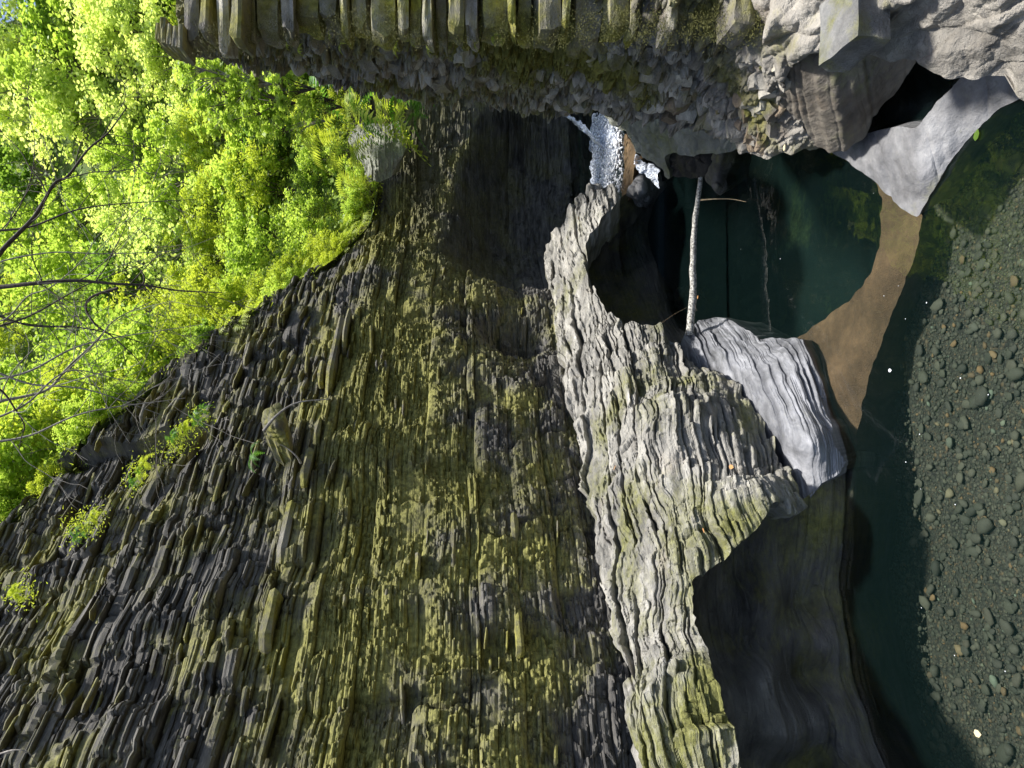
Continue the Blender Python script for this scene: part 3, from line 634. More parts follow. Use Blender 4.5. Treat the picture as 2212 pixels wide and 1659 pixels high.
while x < 1720:
    w = float(rw.choice([22, 30, 38, 48, 60])) * rw.uniform(.85, 1.15)
    yend = np.interp(x, [390, 500, 640, 900, 1200, 1500, 1720], [88, 84, 62, 72, 70, 62, 48]) + rw.uniform(-22, 14)
    d = np.interp(x, [390, 1000, 1500, 1750], [8.0, 7.25, 6.4, 5.7]) + rw.uniform(-.18, .22)
    y1 = yend
    while y1 > -150:
        y0 = y1 - rw.uniform(90, 210)
        A = at(x + w / 2, y1, d); B = at(x + w / 2, y0, d - rw.uniform(.0, .15))
        Lx = np.linalg.norm(B - A); th = w / F * d * .97
        c = (A + B) / 2; c[1] += .20
        add_part('stone', slabs[int(rw.integers(10))], stone_wall, c, (rw.uniform(-.10, .10), rw.uniform(-.04, .04), rw.uniform(-.12, .12)), (Lx * 1.02, .42, th * rw.uniform(.72, .98)))
        y1 = y0 - rw.uniform(1, 5)
    x += w
for (x0, w, ya, yb, dd) in [(333, 9, 48, 84, 8.2), (343, 13, 36, 92, 8.1), (357, 11, 50, 95, 8.05), (369, 12, 54, 100, 8.0), (382, 11, 50, 104, 7.95)]:
    A = at(x0 + w / 2, ya, dd); B = at(x0 + w / 2, yb, dd); c = (A + B) / 2; c[1] += .22
    add_part('stone', slabs_t[x0 % 4], stone_wall, c, (0.01, .02, .03), (np.linalg.norm(B - A), .42, w / F * dd * .92))

# knobs of rock on the right face, parts of the cliff
knob = [block_mesh('stone', M['right'], rw, 3, .30, .22) for i in range(8)] + [block_mesh('stone', M['stone_brown'], rw, 3, .28, .22) for i in range(3)]
M['knob'] = rock_mat('knob_rock', (0.12, 0.115, 0.105), (0.50, 0.475, 0.43), (0.19, 0.185, 0.04), 0.22, bump=1.0, flat=2)
for q_ in knob[:8:2]: q_.materials.clear(); q_.materials.append(M['knob'])
Ei = [(p[0], p[1]) for p in E_pts]; Ev = [1 / dist(*p) for p in E_pts]
xs_, ys_ = [], []
while len(xs_) < 250:
    x = rw.uniform(640, 1720); y = rw.uniform(75, 320)
    ylo = np.interp(x, [640, 1000, 1300, 1500, 1720], [85, 85, 85, 100, 130]); yhi = np.interp(x, [650, 850, 1000, 1200, 1300, 1400, 1500, 1650, 1720], [140, 185, 196, 226, 232, 238, 262, 318, 200])
    if ylo < y < yhi: xs_.append(x); ys_.append(y)
dk = 1 / tps(Ei, Ev, np.array(xs_), np.array(ys_))
for i, (x, y, d) in enumerate(zip(xs_, ys_, dk)):
    c = at(x, y, d - .06); sc = rw.uniform(.11, .28) * d / 9
    me = knob[8 + int(rw.integers(3))] if (1450 < x < 1700 and y > 180 and rw.random() < .4) else knob[int(rw.integers(8))]
    add_part('stone', me, right_t, c, (rw.uniform(-.4, .4), rw.uniform(-.3, .3), rw.uniform(0, 3)), (sc * rw.uniform(.8, 1.4), sc * rw.uniform(.8, 1.3), sc * rw.uniform(.45, .8)))

# big angular block low on the right wall
for (x0, x1, ya, yb, dd, tk) in [(1846, 1926, -80, 84, 4.8, .5)]:
    A = at((x0 + x1) / 2, ya, dd); B = at((x0 + x1) / 2, yb, dd); c = (A + B) / 2; c[1] += tk / 2
    add_part('stone', block_mesh('stone', M['rough_grey'], rw, 9, .13, .05), right_t, c, (.03, .02, .05), (np.linalg.norm(B - A), tk, (x1 - x0) / F * dd * .95))

# ================================================================ ROCKS AROUND THE FALL
def rockbody(name, poly, pts, mat, label, cat='rock', skirt=(.4, .6, -.6), step=2.0, amp=.08, sc=2.0, seed=400, levels=None, out=(-.6, -.8, 0), nk=.0):
    if levels: fn = disp_bedded(levels, out, seed, 1.0, amp, sc)
    else:
        def fn(P, N):
            w, s2_, i_ = worley(P * 5, seed + 3)
            d = amp * fbm(P * sc, 4, seed) + nk * i_ * np.clip((s2_ - w) * 3, 0, 1); return P + N * d[..., None], i_ - .5
    V, Q, T = relief(poly, pts, step, fn, skirt, 3, 5)
    o = obj(name, np_mesh(name, V, Q, mat, {'tint': T})); tag(o, label, cat); return o
lvr = [(bounds(-5, 3, .05, .14, rb), .7, .07, 1.0), (bounds(-5, 3, .015, .04, rb), .25, .03, 1.)]
rockbody('sloping_rock', [(1270, 212), (1282, 232), (1329, 271), (1351, 289), (1372, 314), (1407, 346), (1458, 391), (1452, 365), (1440, 345), (1440, 330), (1500, 335), (1560, 330), (1620, 320), (1600, 280), (1500, 250), (1400, 225), (1300, 190)],
         [(1270, 215, 12.9), (1329, 271, 12.5), (1372, 314, 12.0), (1458, 391, 11.2), (1440, 335, 11.0), (1560, 330, 9.6), (1500, 280, 10.0), (1400, 240, 11.0), (1380, 285, 11.3), (1600, 310, 9.3), (1300, 200, 12.6), (1330, 240, 12.0)], M['grey_green'], 'grey green sloping rock beside the small cascade below the right wall', amp=.12, nk=.08, seed=410)
rockbody('black_boulder', [(1412, 318), (1435, 345), (1452, 375), (1470, 382), (1495, 392), (1508, 386), (1525, 380), (1540, 350), (1545, 318), (1500, 305), (1450, 300)],
         [(1412, 318, 11.6), (1452, 375, 11.3), (1495, 392, 11.0), (1525, 380, 10.6), (1545, 318, 10.4), (1480, 340, 10.6), (1450, 300, 11.2), (1515, 345, 10.4)], M['dark'], 'black rough boulder hanging over the plunge pool where the log ends', amp=.1, nk=.09, seed=420, skirt=(.5, .7, .1))
rockbody('pyramid_rock', [(1524, 378), (1540, 345), (1550, 300), (1605, 300), (1600, 325), (1575, 380), (1564, 424), (1555, 432), (1538, 412)],
         [(1524, 378, 10.6), (1540, 345, 10.2), (1550, 300, 9.8), (1605, 300, -4.1), (1600, 325, -4.1), (1575, 380, -4.05), (1562, 428, -4.05), (1538, 412, 10.35), (1553, 350, 9.9), (1552, 405, 10.15)], M['under'], 'dark grey pyramid shaped rock at the waterline under the black boulder', amp=.03, nk=.04, seed=430)
rockbody('cascade_rock', [(1372, 385), (1395, 350), (1430, 360), (1428, 390), (1415, 400), (1412, 430), (1408, 450), (1385, 452), (1360, 430), (1352, 420)],
         [(1372, 385, 13.0), (1395, 350, 12.9), (1428, 370, -4.0), (1420, 440, -4.05), (1360, 430, 13.2), (1385, 410, 12.7)], M['point'], 'wet pale rock in the foot of the small cascade', amp=.08, nk=.06, seed=440)
rockbody('brown_rock_sill', [(1347, 280), (1372, 312), (1378, 345), (1372, 380), (1362, 420), (1355, 440), (1342, 440), (1345, 380), (1344, 300)],
         [(1345, 290, 14.0), (1374, 330, 13.0), (1362, 420, 13.1), (1344, 400, 14.1), (1358, 360, 13.5)], M['brownbed'], 'brown wet rock sill between the waterfall basin and the plunge pool', amp=.03, seed=450)
rockbody('pale_rock_block', [(760, 275), (775, 262), (830, 270), (865, 262), (882, 285), (880, 320), (858, 352), (846, 385), (815, 400), (790, 380), (775, 340), (752, 310)],
         [(760, 275, 17.0), (830, 270, 16.6), (882, 285, 16.5), (846, 385, 16.2), (790, 380, 16.3), (752, 310, 16.8), (825, 330, 15.9)], M['grey_green'], 'light grey rock block under the ferns at the head of the gorge', amp=.12, nk=.12, seed=460, levels=lvr, skirt=(.5, 1.2, 0))
rockbody('striped_outcrop', [(535, 262), (545, 250), (620, 255), (640, 300), (620, 350), (580, 375), (545, 360), (532, 310)],
         [(535, 262, 19.2), (620, 255, 18.5), (640, 300, 18), (545, 360, 18.6), (600, 365, 18), (585, 300, 18.0)], M['slab'], 'small layered outcrop among green shrubs on the far slope', amp=.1, seed=470, levels=lvr, skirt=(.5, 1.5, 0))
rockbody('lichen_boulder', [(560, 905), (570, 885), (590, 872), (610, 872), (617, 890), (618, 930), (620, 955), (600, 968), (575, 945)],
         [(560, 905, 11.2), (590, 872, 11.0), (617, 890, 11.0), (620, 955, 11.1), (575, 945, 11.2), (592, 915, 10.7)], M['slab'], 'small pale lichen covered boulder perched on the left cliff face', 'boulder', amp=.06, nk=.05, seed=490, skirt=(-.5, .6, 0))

# ================================================================ RIVERBED AND PEBBLES
gx = np.arange(-9, 12, .12); gy = np.arange(-3, 22, .12)
GX, GY = np.meshgrid(gx, gy, indexing='ij')
def plan_poly(pl, z=-4.1): return [tuple(at(a, b, z)[:2]) for a, b in pl]
basin = plan_poly([(1700, 735), (1830, 650), (1905, 510), (1905, 430), (1850, 340), (1700, 300), (1560, 280), (1440, 300), (1400, 420), (1400, 560), (1440, 700), (1520, 760), (1600, 720)])
inb = inpoly(GX, GY, basin).astype(float)
for _ in range(2): inb = (inb + np.roll(inb, 1, 0) + np.roll(inb, -1, 0) + np.roll(inb, 1, 1) + np.roll(inb, -1, 1)) / 5
def bed_z(X, Y):
    yy = Y - .12 * (X + 1) # trough along the rock, shallow gravel towards the lens
    return -4.60 - .30 * ss(6.55, 7.15, yy) - 1.1 * ss(7.4, 8.6, Y)
GZ = bed_z(GX, GY) - .25 * inb * ss(7, 8.5, GY) + .06 * fbm(np.stack([GX, GY, GX * 0], -1) * .8, 3, 500)
upl = ss(13.2, 13.6, GY); GZ = GZ * (1 - upl) + (-3.9) * upl
def gravel_bed_mat():
    m, nt, out = mat_new('gravel_bed'); g = N_(nt, 'ShaderNodeNewGeometry'); vec = g.outputs['Position']
    cols = []; hs = []
    for sc_ in (26.0, 62.0):
        v = N_(nt, 'ShaderNodeTexVoronoi'); v.inputs['Scale'].default_value = sc_; nt.links.new(vec, v.inputs['Vector']); sp = N_(nt, 'ShaderNodeSeparateColor'); nt.links.new(v.outputs['Color'], sp.inputs[0])
        c = ramp(nt, sp.outputs[0], [(0, (0.03, 0.033, 0.022)), (.35, (0.065, 0.068, 0.045)), (.6, (0.04, 0.042, 0.03)), (.8, (0.09, 0.09, 0.062)), (.97, (0.14, 0.10, 0.05))])
        e = ramp(nt, v.outputs['Distance'], [(.15, 1.0), (.75, .18)]); cols.append(mix(nt, 1.0, c, e, 'MULTIPLY')); hs.append(v.outputs['Distance'])
    n = noise_node(nt, vec, 5, 3); col = mix(nt, ramp(nt, n, [(.42, 0.0), (.58, 1.0)]), cols[0], cols[1])
    p = N_(nt, 'ShaderNodeBsdfPrincipled'); nt.links.new(col, p.inputs['Base Color']); p.inputs['Roughness'].default_value = .9
    b = N_(nt, 'ShaderNodeBump'); b.invert = True; b.inputs['Strength'].default_value = .9; b.inputs['Distance'].default_value = .02; nt.links.new(hs[0], b.inputs['Height']); nt.links.new(b.outputs[0], p.inputs['Normal'])
    nt.links.new(p.outputs[0], out.inputs[0]); return m
bed = obj('riverbed', np_mesh('riverbed', np.stack([GX, GY, GZ], -1).reshape(-1, 3), grid_faces(*GX.shape), rock_mat('silt', (0.010, 0.021, 0.026), (0.017, 0.031, 0.036), (0.1, 0.12, 0.05), .2, bump=.8, flat=1), smooth=True)); tag(bed, kind='structure')
def ico_mesh(r, k):
    ph = (1 + 5 ** .5) / 2; V = np.array([(-1, ph, 0), (1, ph, 0), (-1, -ph, 0), (1, -ph, 0), (0, -1, ph), (0, 1, ph), (0, -1, -ph), (0, 1, -ph), (ph, 0, -1), (ph, 0, 1), (-ph, 0, -1), (-ph, 0, 1)], float)
    Fc = np.array([(0, 11, 5), (0, 5, 1), (0, 1, 7), (0, 7, 10), (0, 10, 11), (1, 5, 9), (5, 11, 4), (11, 10, 2), (10, 7, 6), (7, 1, 8), (3, 9, 4), (3, 4, 2), (3, 2, 6), (3, 6, 8), (3, 8, 9), (4, 9, 5), (2, 4, 11), (6, 2, 10), (8, 6, 7), (9, 8, 1)])
    V /= np.linalg.norm(V, axis=1, keepdims=True); V = V * .5 * (1 + r.uniform(-.22, .18, (12, 1)))
    return np_mesh('pebble', V, Fc, M['pebble'], {'tint': np.zeros(12)}, smooth=True)
ico = [ico_mesh(rw, i) for i in range(9)]
bed.data.materials.append(gravel_bed_mat())
yy_ = (GY[:-1, :-1] < 7.5 - .0 * GX[:-1, :-1]).astype(np.int32).ravel(); bed.data.polygons.foreach_set('material_index', yy_)
from math import pi
PP_Y = lambda a, b: b > 900
NP_ = 8200
px_ = rw.uniform(1870, 2300, NP_ * 2); py_ = rw.uniform(-60, 1720, NP_ * 2)
kp = (px_ > 1930) | (PP_Y(px_, py_)); px_, py_ = px_[kp], py_[kp]
rr_ = ray(px_, py_); tt = -4.62 / rr_[:, 2]; PP = rr_ * tt[:, None]
zz_ = bed_z(PP[:, 0], PP[:, 1]) + .06 * fbm(np.stack([PP[:, 0], PP[:, 1], PP[:, 0] * 0], -1) * .8, 3, 500); PP = rr_ * (zz_ / rr_[:, 2])[:, None]
size = rw.lognormal(math.log(.021), .58, len(PP)); size = np.clip(size, .012, .13)
order = np.argsort(-size / np.linalg.norm(PP, axis=1))
bigp = [i for i in order if 1930 < px_[i] < 2205 and 0 < py_[i] < 1655 and PP[i, 1] < 6.6][:290]
for i in bigp:
    sz = size[i] * 1.15
    o = add_part('pebble', ico[int(rw.integers(8))], bed, (PP[i, 0], PP[i, 1], zz_[i] + sz * .25), (rw.uniform(-.2, .2), rw.uniform(-.2, .2), rw.uniform(0, 6)), (sz * rw.uniform(.9, 1.6), sz * rw.uniform(.8, 1.2), sz * rw.uniform(.4, .7)))
rest = np.array([i for i in range(len(PP)) if i not in set(bigp)])
def baked(meshes, locs, rots, scs, name, mat, par, tints):
    Vl, Ql, Tl = [], [], []; base = 0
    tpl = []
    for me in meshes:
        v = np.empty(len(me.vertices) * 3, np.float32); me.vertices.foreach_get('co', v)
        q = np.array([list(p.vertices) for p in me.polygons]); tpl.append((v.reshape(-1, 3), q))
    for n in range(len(locs)):
        v, q = tpl[n % len(tpl)]
        c, s_ = math.cos(rots[n]), math.sin(rots[n]); w = v * scs[n]
        w = np.stack([w[:, 0] * c - w[:, 1] * s_, w[:, 0] * s_ + w[:, 1] * c, w[:, 2]], 1) + locs[n]
        Vl.append(w); Ql.append(q + base); base += len(v); Tl.append(np.full(len(v), tints[n]))
    return obj(name, np_mesh(name, np.concatenate(Vl), np.concatenate(Ql), mat, {'tint': np.concatenate(Tl)}, smooth=True), par)
sz = size[rest]
scs = np.stack([sz * rw.uniform(.9, 1.7, len(sz)), sz * rw.uniform(.7, 1.2, len(sz)), sz * rw.uniform(.35, .7, len(sz))], 1)
lc = PP[rest].copy(); lc[:, 2] = zz_[rest] + sz * .12
gravel = baked(ico, lc, rw.uniform(0, 6.3, len(sz)), scs, 'gravel', M['pebble'], None, rw.uniform(0, 1, len(sz))); tag(gravel, 'grey green river gravel covering the bed under the clear water', 'gravel', kind='stuff')

# ================================================================ WATER
def water_box(name, x0, x1, y0, y1, z, zb):
    V = np.array([(x0, y0, z), (x1, y0, z), (x1, y1, z), (x0, y1, z), (x0, y0, zb), (x1, y0, zb), (x1, y1, zb), (x0, y1, zb)])
    Q = np.array([(0, 1, 2, 3), (7, 6, 5, 4), (0, 4, 5, 1), (1, 5, 6, 2), (2, 6, 7, 3), (3, 7, 4, 0)])
    o = obj(name, np_mesh(name, V, Q, M['water'])); tag(o, kind='structure'); return o
water_box('water', -12, 12, -4, 13.35, WZ, -9)
water_box('upper_water', 0, 12, 13.6, 22, -3.25, -4.4)

# falls: chute, foam, drops
def ribbon(name, line, widths, mat, seed, across=(0, 0, 1), amp=.05, nx=26, nl=80):
    line = np.array(line, float); t = np.linspace(0, len(line) - 1, nl)
    P = np.stack([np.interp(t, range(len(line)), line[:, k]) for k in range(3)], 1); W = np.interp(t, range(len(widths)), widths)
    a = np.array(across, float); a /= np.linalg.norm(a); u = np.linspace(-.5, .5, nx)
    G = P[:, None] + a * (u[None, :, None] * W[:, None, None])
    bul = np.array([-.3, -1, .3]) * (.25 * W[:, None] * (1 - (2 * u[None]) ** 2))[..., None]
    G = G + bul + amp * np.stack([fbm(G * np.array([7, 7, 3]), 3, seed + k) for k in range(3)], -1)
    return np_mesh(name, G.reshape(-1, 3), grid_faces(nl, nx), mat, smooth=True)
fall = empty('waterfall', tuple(at(1290, 300, 15.6))); tag(fall, 'white waterfall dropping from behind the right wall into its basin', 'waterfall')
c1 = [at(1192, 222, 15.9), at(1218, 244, 15.8), at(1246, 268, 15.6), at(1274, 292, 15.4), at(1300, 312, 15.2)]
adopt(obj('chute', ribbon('chute', c1, [.32, .46, .7, 1.0, 1.15], M['fall'], 601, across=(.7, 0, .7), amp=.09)), fall)
adopt(obj('chute_core', ribbon('chute_core', c1, [.2, .3, .46, .66, .8], M['foam'], 605, across=(.7, 0, .7), amp=.10)), fall)
# churned water of the basin
fp = [(1282, 255), (1300, 250), (1330, 262), (1338, 300), (1335, 340), (1322, 370), (1318, 410), (1322, 440), (1285, 440), (1280, 400), (1278, 340), (1275, 300)]
def fn(P, N):
    h = .10 * np.abs(fbm(P * np.array([6, 6, 0.1]), 4, 611)); P = P.copy(); P[..., 2] += h; return P, P[..., 0] * 0
Vf, Qf, Tf_ = relief(fp, [(p[0], p[1], -3.22) for p in fp[::2]] + [(1305, 350, -3.16), (1310, 300, -3.12), (1300, 400, -3.18)], 1.2, fn, (0, 0, -.05), 1, 6)
adopt(obj('foam', np_mesh('foam', Vf, Qf, M['fall'])), fall)
dx_ = rw.uniform(1280, 1345, 1400); dy_ = rw.uniform(245, 415, 1400); keep = rw.random(1400) < np.interp(dx_, [1280, 1300, 1345], [1, .9, .35])
dl = np.array([at(a, b, -3.19 + c) for a, b, c in zip(dx_[keep], dy_[keep], rw.uniform(0, .10, keep.sum()))])
drop = [block_mesh('drop', M['foam'], rw, 1, .1, .8)]
adopt(baked(drop, dl, rw.uniform(0, 6, len(dl)), np.repeat(rw.uniform(.015, .055, len(dl))[:, None], 3, 1) * np.array([1.5, 1, .7]), 'spray', M['foam'], None, rw.uniform(0, 1, len(dl))), fall)['kind'] = 'stuff'
casc = empty('small_cascade', tuple(at(1420, 380, 13))); tag(casc, 'small white cascade spilling over the brown sill into the plunge pool', 'cascade')
adopt(obj('water_sheet', ribbon('water_sheet', [at(1374, 352, 12.75), at(1390, 362, 12.6), at(1405, 372, 12.5), at(1422, 380, 12.4)], [.3, .36, .42, .5], M['fall'], 620, across=(1, .3, 0.1), amp=.12)), casc)
fl = []
for i in range(26):
    a, b = rw.uniform(1560, 2200), rw.uniform(340, 1500)
    if a < 1850 and b > 620: continue
    if inpoly(np.array([a]), np.array([b]), [(1800, 200), (2000, 470), (2212, 200)])[0]: continue
    fl.append(at(a, b, WZ + .004))
flk = baked(drop, np.array(fl), rw.uniform(0, 6, len(fl)), np.stack([rw.uniform(.005, .012, len(fl))] * 3, 1) * np.array([1.2, 1, .3]), 'foam_flecks', M['foam'], None, [0] * len(fl)); tag(flk, 'tiny white foam flecks floating on the dark pool', 'foam', kind='stuff')

# ================================================================ TUBES, LOG, BRANCHES
def tube_data(pts, rad, n=6, seed=0, wob=0.0):
    P = np.array(pts, float); k = max(2, len(P)); rad = np.interp(np.linspace(0, 1, k), np.linspace(0, 1, len(rad)), rad)
    if wob: P = P + wob * np.stack([fbm(P * 1.3 + 5, 2, seed + q) for q in range(3)], -1)
    T = np.gradient(P, axis=0); T /= np.linalg.norm(T, axis=1, keepdims=True) + 1e-9
    upv = np.array([.3, .2, .93]); A = np.cross(T, upv); A /= np.linalg.norm(A, axis=1, keepdims=True) + 1e-9; B = np.cross(T, A)
    an = np.linspace(0, 2 * np.pi, n, endpoint=False)
    V = P[:, None] + rad[:, None, None] * (np.cos(an)[None, :, None] * A[:, None] + np.sin(an)[None, :, None] * B[:, None])
    i = np.arange(k * n).reshape(k, n); j = np.roll(i, -1, 1)
    Q = np.stack([i[:-1], j[:-1], j[1:], i[1:]], -1).reshape(-1, 4)
    return V.reshape(-1, 3), Q
def resample(pts, n):
    P = catmull(np.array(pts, float), 12); d = np.r_[0, np.cumsum(np.linalg.norm(np.diff(P, axis=0), axis=1))]
    t = np.linspace(0, d[-1], n); return np.stack([np.interp(t, d, P[:, k]) for k in range(3)], 1)
def tubes_mesh(name, items, mat):
    Vl, Ql = [], []; b = 0
    for (pts, rad, n) in items:
        v, q = tube_data(pts, rad, n); Vl.append(v); Ql.append(q + b); b += len(v)
    return np_mesh(name, np.concatenate(Vl), np.concatenate(Ql), mat, smooth=True)
la = at(1514, 384, 10.35); lb = at(1486, 726, 10.25)
lp = resample([la, (la * .66 + lb * .34) + np.array([0, 0, .015]), (la * .3 + lb * .7) + np.array([0, 0, -.01]), lb], 40)
lp[:, 2] += .02 * np.sin(np.linspace(0, 5, 40)); lp += .016 * np.stack([fbm(lp * 6, 2, 700 + k) for k in range(3)], -1)
log = empty('log', tuple(lb)); tag(log, 'pale speckled birch log lying across the dark plunge pool', 'log')
adopt(obj('trunk', tubes_mesh('trunk', [(lp, list(np.interp(np.linspace(0, 1, 14), [0, 1], [.034, .060]) * (1 + .10 * np.sin(np.arange(14) * 2.6))), 12)], M['log'])), log)
adopt(obj('twig', tubes_mesh('twig', [(resample([at(1514, 432, 10.3), at(1540, 430, 10.0), at(1580, 430, 9.9), at(1612, 436, -3.98)], 14), [.012, .008, .004], 5)], M['straw'])), log)
adopt(obj('twig', tubes_mesh('twig', [(resample([at(1500, 645, 10.25), at(1503, 665, 10.2), at(1506, 672, 10.2)], 8), [.008, .003], 5)], M['bark'])), log)
o = obj('cobweb_strand', tubes_mesh('cobweb_strand', [(resample([at(1426, 700, 10.6), at(1455, 680, 10.8), at(1484, 664, 11.0)], 8), [.003, .003], 4)], M['straw'])); tag(o, 'thin dry stem above the dark pool beside the log', 'twig')

rbn = np.random.default_rng(44)
def branchset(main, r0, nsub, dep, mat, label, sub_len=(90, 300), group='bare branches hanging in front of the foliage'):
    """main: picture points from the trunk side to the tip, kept at their own distance"""
    P3 = [at(a, b, d) for a, b, d in main]; L = resample(P3, 60)
    t = empty('bare_branch', tuple(L[0])); tag(t, label, 'branch', group)
    adopt(obj('limb', tubes_mesh('limb', [(L, [r0, r0 * .75, r0 * .45, r0 * .2], 7)], mat)), t)
    tw = []
    for k in range(nsub):
        i = int(rbn.integers(6, 56)); p = L[i]; T = L[min(i + 2, 59)] - L[i - 2]; T /= np.linalg.norm(T)
        side = np.cross(T, fw) * (1 if rbn.random() < .5 else -1) + rbn.normal(0, .35, 3)
        dirn = T * rbn.uniform(.4, 1.2) + side * .8; dirn /= np.linalg.norm(dirn)
        ln = rbn.uniform(*sub_len) / F * dep; q = [p]; dd = dirn
        for m_ in range(7):
            dd = dd + rbn.normal(0, .16, 3); dd /= np.linalg.norm(dd); q.append(q[-1] + dd * ln / 7)
        rr0 = r0 * .30 * (1 - i / 90) + .002; tw.append((resample(q, 16), [rr0, .003], 5))
        for m_ in range(3):
            st = q[int(rbn.integers(2, 6))]; d2 = dd + rbn.normal(0, .6, 3); d2 /= np.linalg.norm(d2); q2 = [st]
            for _ in range(4): d2 = d2 + rbn.normal(0, .2, 3); d2 /= np.linalg.norm(d2); q2.append(q2[-1] + d2 * ln * .12)
            tw.append((np.array(q2), [rr0 * .5, .0025], 4))
    if tw: adopt(obj('twigs', tubes_mesh('twigs', tw, mat)), t)['kind'] = 'stuff'
    return t
branchset([(-60, 640, 9.4), (0, 547, 9.6), (37, 507, 9.7), (77, 464, 9.8), (117, 397, 9.9), (147, 380, 10), (190, 323, 10.1), (233, 287, 10.2), (273, 233, 10.4)], .038, 9, 10, M['bark'], 'longest dark bare branch slanting down across the bright foliage towards the stone wall')
branchset([(-60, 622, 10.2), (0, 620, 10.2), (67, 613, 10.2), (157, 606, 10.3), (250, 613, 10.4), (313, 616, 10.5), (390, 628, 10.6), (480, 632, 10.7)], .038, 8, 10, M['bark'], 'straight dark branch hanging almost plumb in the middle of the foliage')
branchset([(-60, 590, 10.9), (20, 560, 10.9), (120, 545, 11.0), (230, 548, 11.1), (380, 540, 11.3), (470, 510, 11.4)], .014, 5, 11, M['bark_grey'], 'thin grey branch right of the straight dark one, bending towards the ferns')
branchset([(300, 622, 10.8), (312, 605, 10.8), (300, 580, 10.8), (265, 572, 10.8)], .016, 0, 10, M['bark'], 'short hooked dark twig beside the straight branch')
branchset([(255, 622, 11), (200, 640, 11), (185, 665, 11), (205, 700, 11), (240, 725, 11.1), (285, 765, 11.2), (310, 795, 11.3), (326, 812, 11.4)], .024, 4, 11, M['bark'], 'looped dark branch curling down to the cliff rim', (30, 80))
branchset([(-70, 905, 9.8), (0, 868, 9.9), (50, 857, 10), (105, 840, 10.1), (150, 790, 10.2), (210, 735, 10.4), (250, 690, 10.6), (330, 650, 10.8)], .026, 12, 10, M['bark_grey'], 'pale grey branching limb entering low at the left and rising to the middle')
branchset([(-70, 800, 9.6), (0, 842, 9.7), (30, 880, 9.7), (52, 918, 9.8), (46, 945, 9.8), (40, 975, 9.8)], .022, 5, 10, M['bark'], 'crooked dark branch at the lower left of the foliage', (25, 70))
branchset([(-70, 925, 9.6), (0, 900, 9.7), (60, 870, 9.8), (120, 815, 9.9), (170, 800, 10.0), (260, 820, 10.2), (330, 830, 10.3)], .018, 9, 10, M['bark_grey'], 'thin grey branch spreading sideways just above the cliff rim')
branchset([(-60, 700, 10.4), (10, 690, 10.4), (60, 640, 10.5), (110, 620, 10.5), (180, 560, 10.6), (220, 500, 10.7), (330, 420, 11)], .013, 10, 10.5, M['bark_grey'], 'slim pale branch crossing behind the longest dark one')
branchset([(-60, 560, 11.4), (40, 450, 11.6), (75, 330, 11.8), (60, 200, 12), (90, 90, 12.2)], .012, 7, 11.5, M['bark'], 'thin dark branch crossing the pale foliage high at the right')
for q_, (ya_, yb_, lab_) in enumerate([(720, 560, 'thin stem slanting up the photo through the middle of the foliage'), (780, 900, 'thin stem slanting down towards the high end of the cliff rim'), (660, 760, 'thin stem crossing behind the looped branch'), (960, 860, 'thin stem low at the left beside the crooked branch'), (500, 430, 'thin stem left of the longest dark branch'), (830, 700, 'thin stem crossing the pale grey limb')]):
    branchset([(-60, ya_, 10.5), (60, ya_ * .7 + yb_ * .3 + 12, 10.6), (190, ya_ * .4 + yb_ * .6 - 10, 10.7), (340 + 20 * q_, yb_, 10.9)], .02, 6, 10.5, M['bark_grey'] if q_ % 2 else M['bark'], lab_)
branchset([(1150, -999, 9), (1150, -1000, 9)], .01, 0, 9, M['bark'], 'x') if False else None
for pts_, r_, lab in [([(570, 930, 10.7), (590, 905, 10.6), (620, 880, 10.6), (650, 868, 10.6), (710, 862, 10.7)], .03, 'bleached curved root on the cliff just below the lichen covered boulder'), ([(650, 1000, 10.7), (640, 985, 10.6), (620, 968, 10.6), (605, 960, 10.6)], .02, 'short bleached stick wedged left of the lichen covered boulder'), ([(0, 1628, 7.9), (30, 1620, 7.8), (60, 1625, 7.8), (80, 1650, 7.9)], .012, 'thin pale stem at the lower left corner of the cliff')]:
    L = resample([at(*p) for p in pts_], 20); o = obj('root', tubes_mesh('root', [(L, [r_, r_ * .5, r_ * .2], 7)], M['bark_grey'])); tag(o, lab, 'root')

# ================================================================ FOLIAGE
def leaf_shape(kind):
    if kind == 'round': return np.array([(0, 0, 0), (.45, .35, .06), (.42, .75, .05), (0, 1, -.05), (-.42, .75, .05), (-.45, .35, .06)]), np.array([(0, 1, 2, 3), (0, 3, 4, 5)])
    if kind == 'long': return np.array([(0, 0, 0), (.22, .4, .05), (0, 1, -.08), (-.22, .4, .05)]), np.array([(0, 1, 2, 2), (0, 2, 3, 3)])
    if kind == 'maple':
        o = [(0, 0), (.18, .12), (.55, .05), (.42, .32), (.62, .62), (.28, .60), (0, 1.0), (-.28, .60), (-.62, .62), (-.42, .32), (-.55, .05), (-.18, .12)]
        V = np.array([(a, b, .12 * abs(a)) for a, b in o]); Q = np.array([(0, 1, 2, 3), (0, 3, 4, 5), (0, 5, 6, 7), (0, 7, 8, 9), (0, 9, 10, 11)]); return V, Q
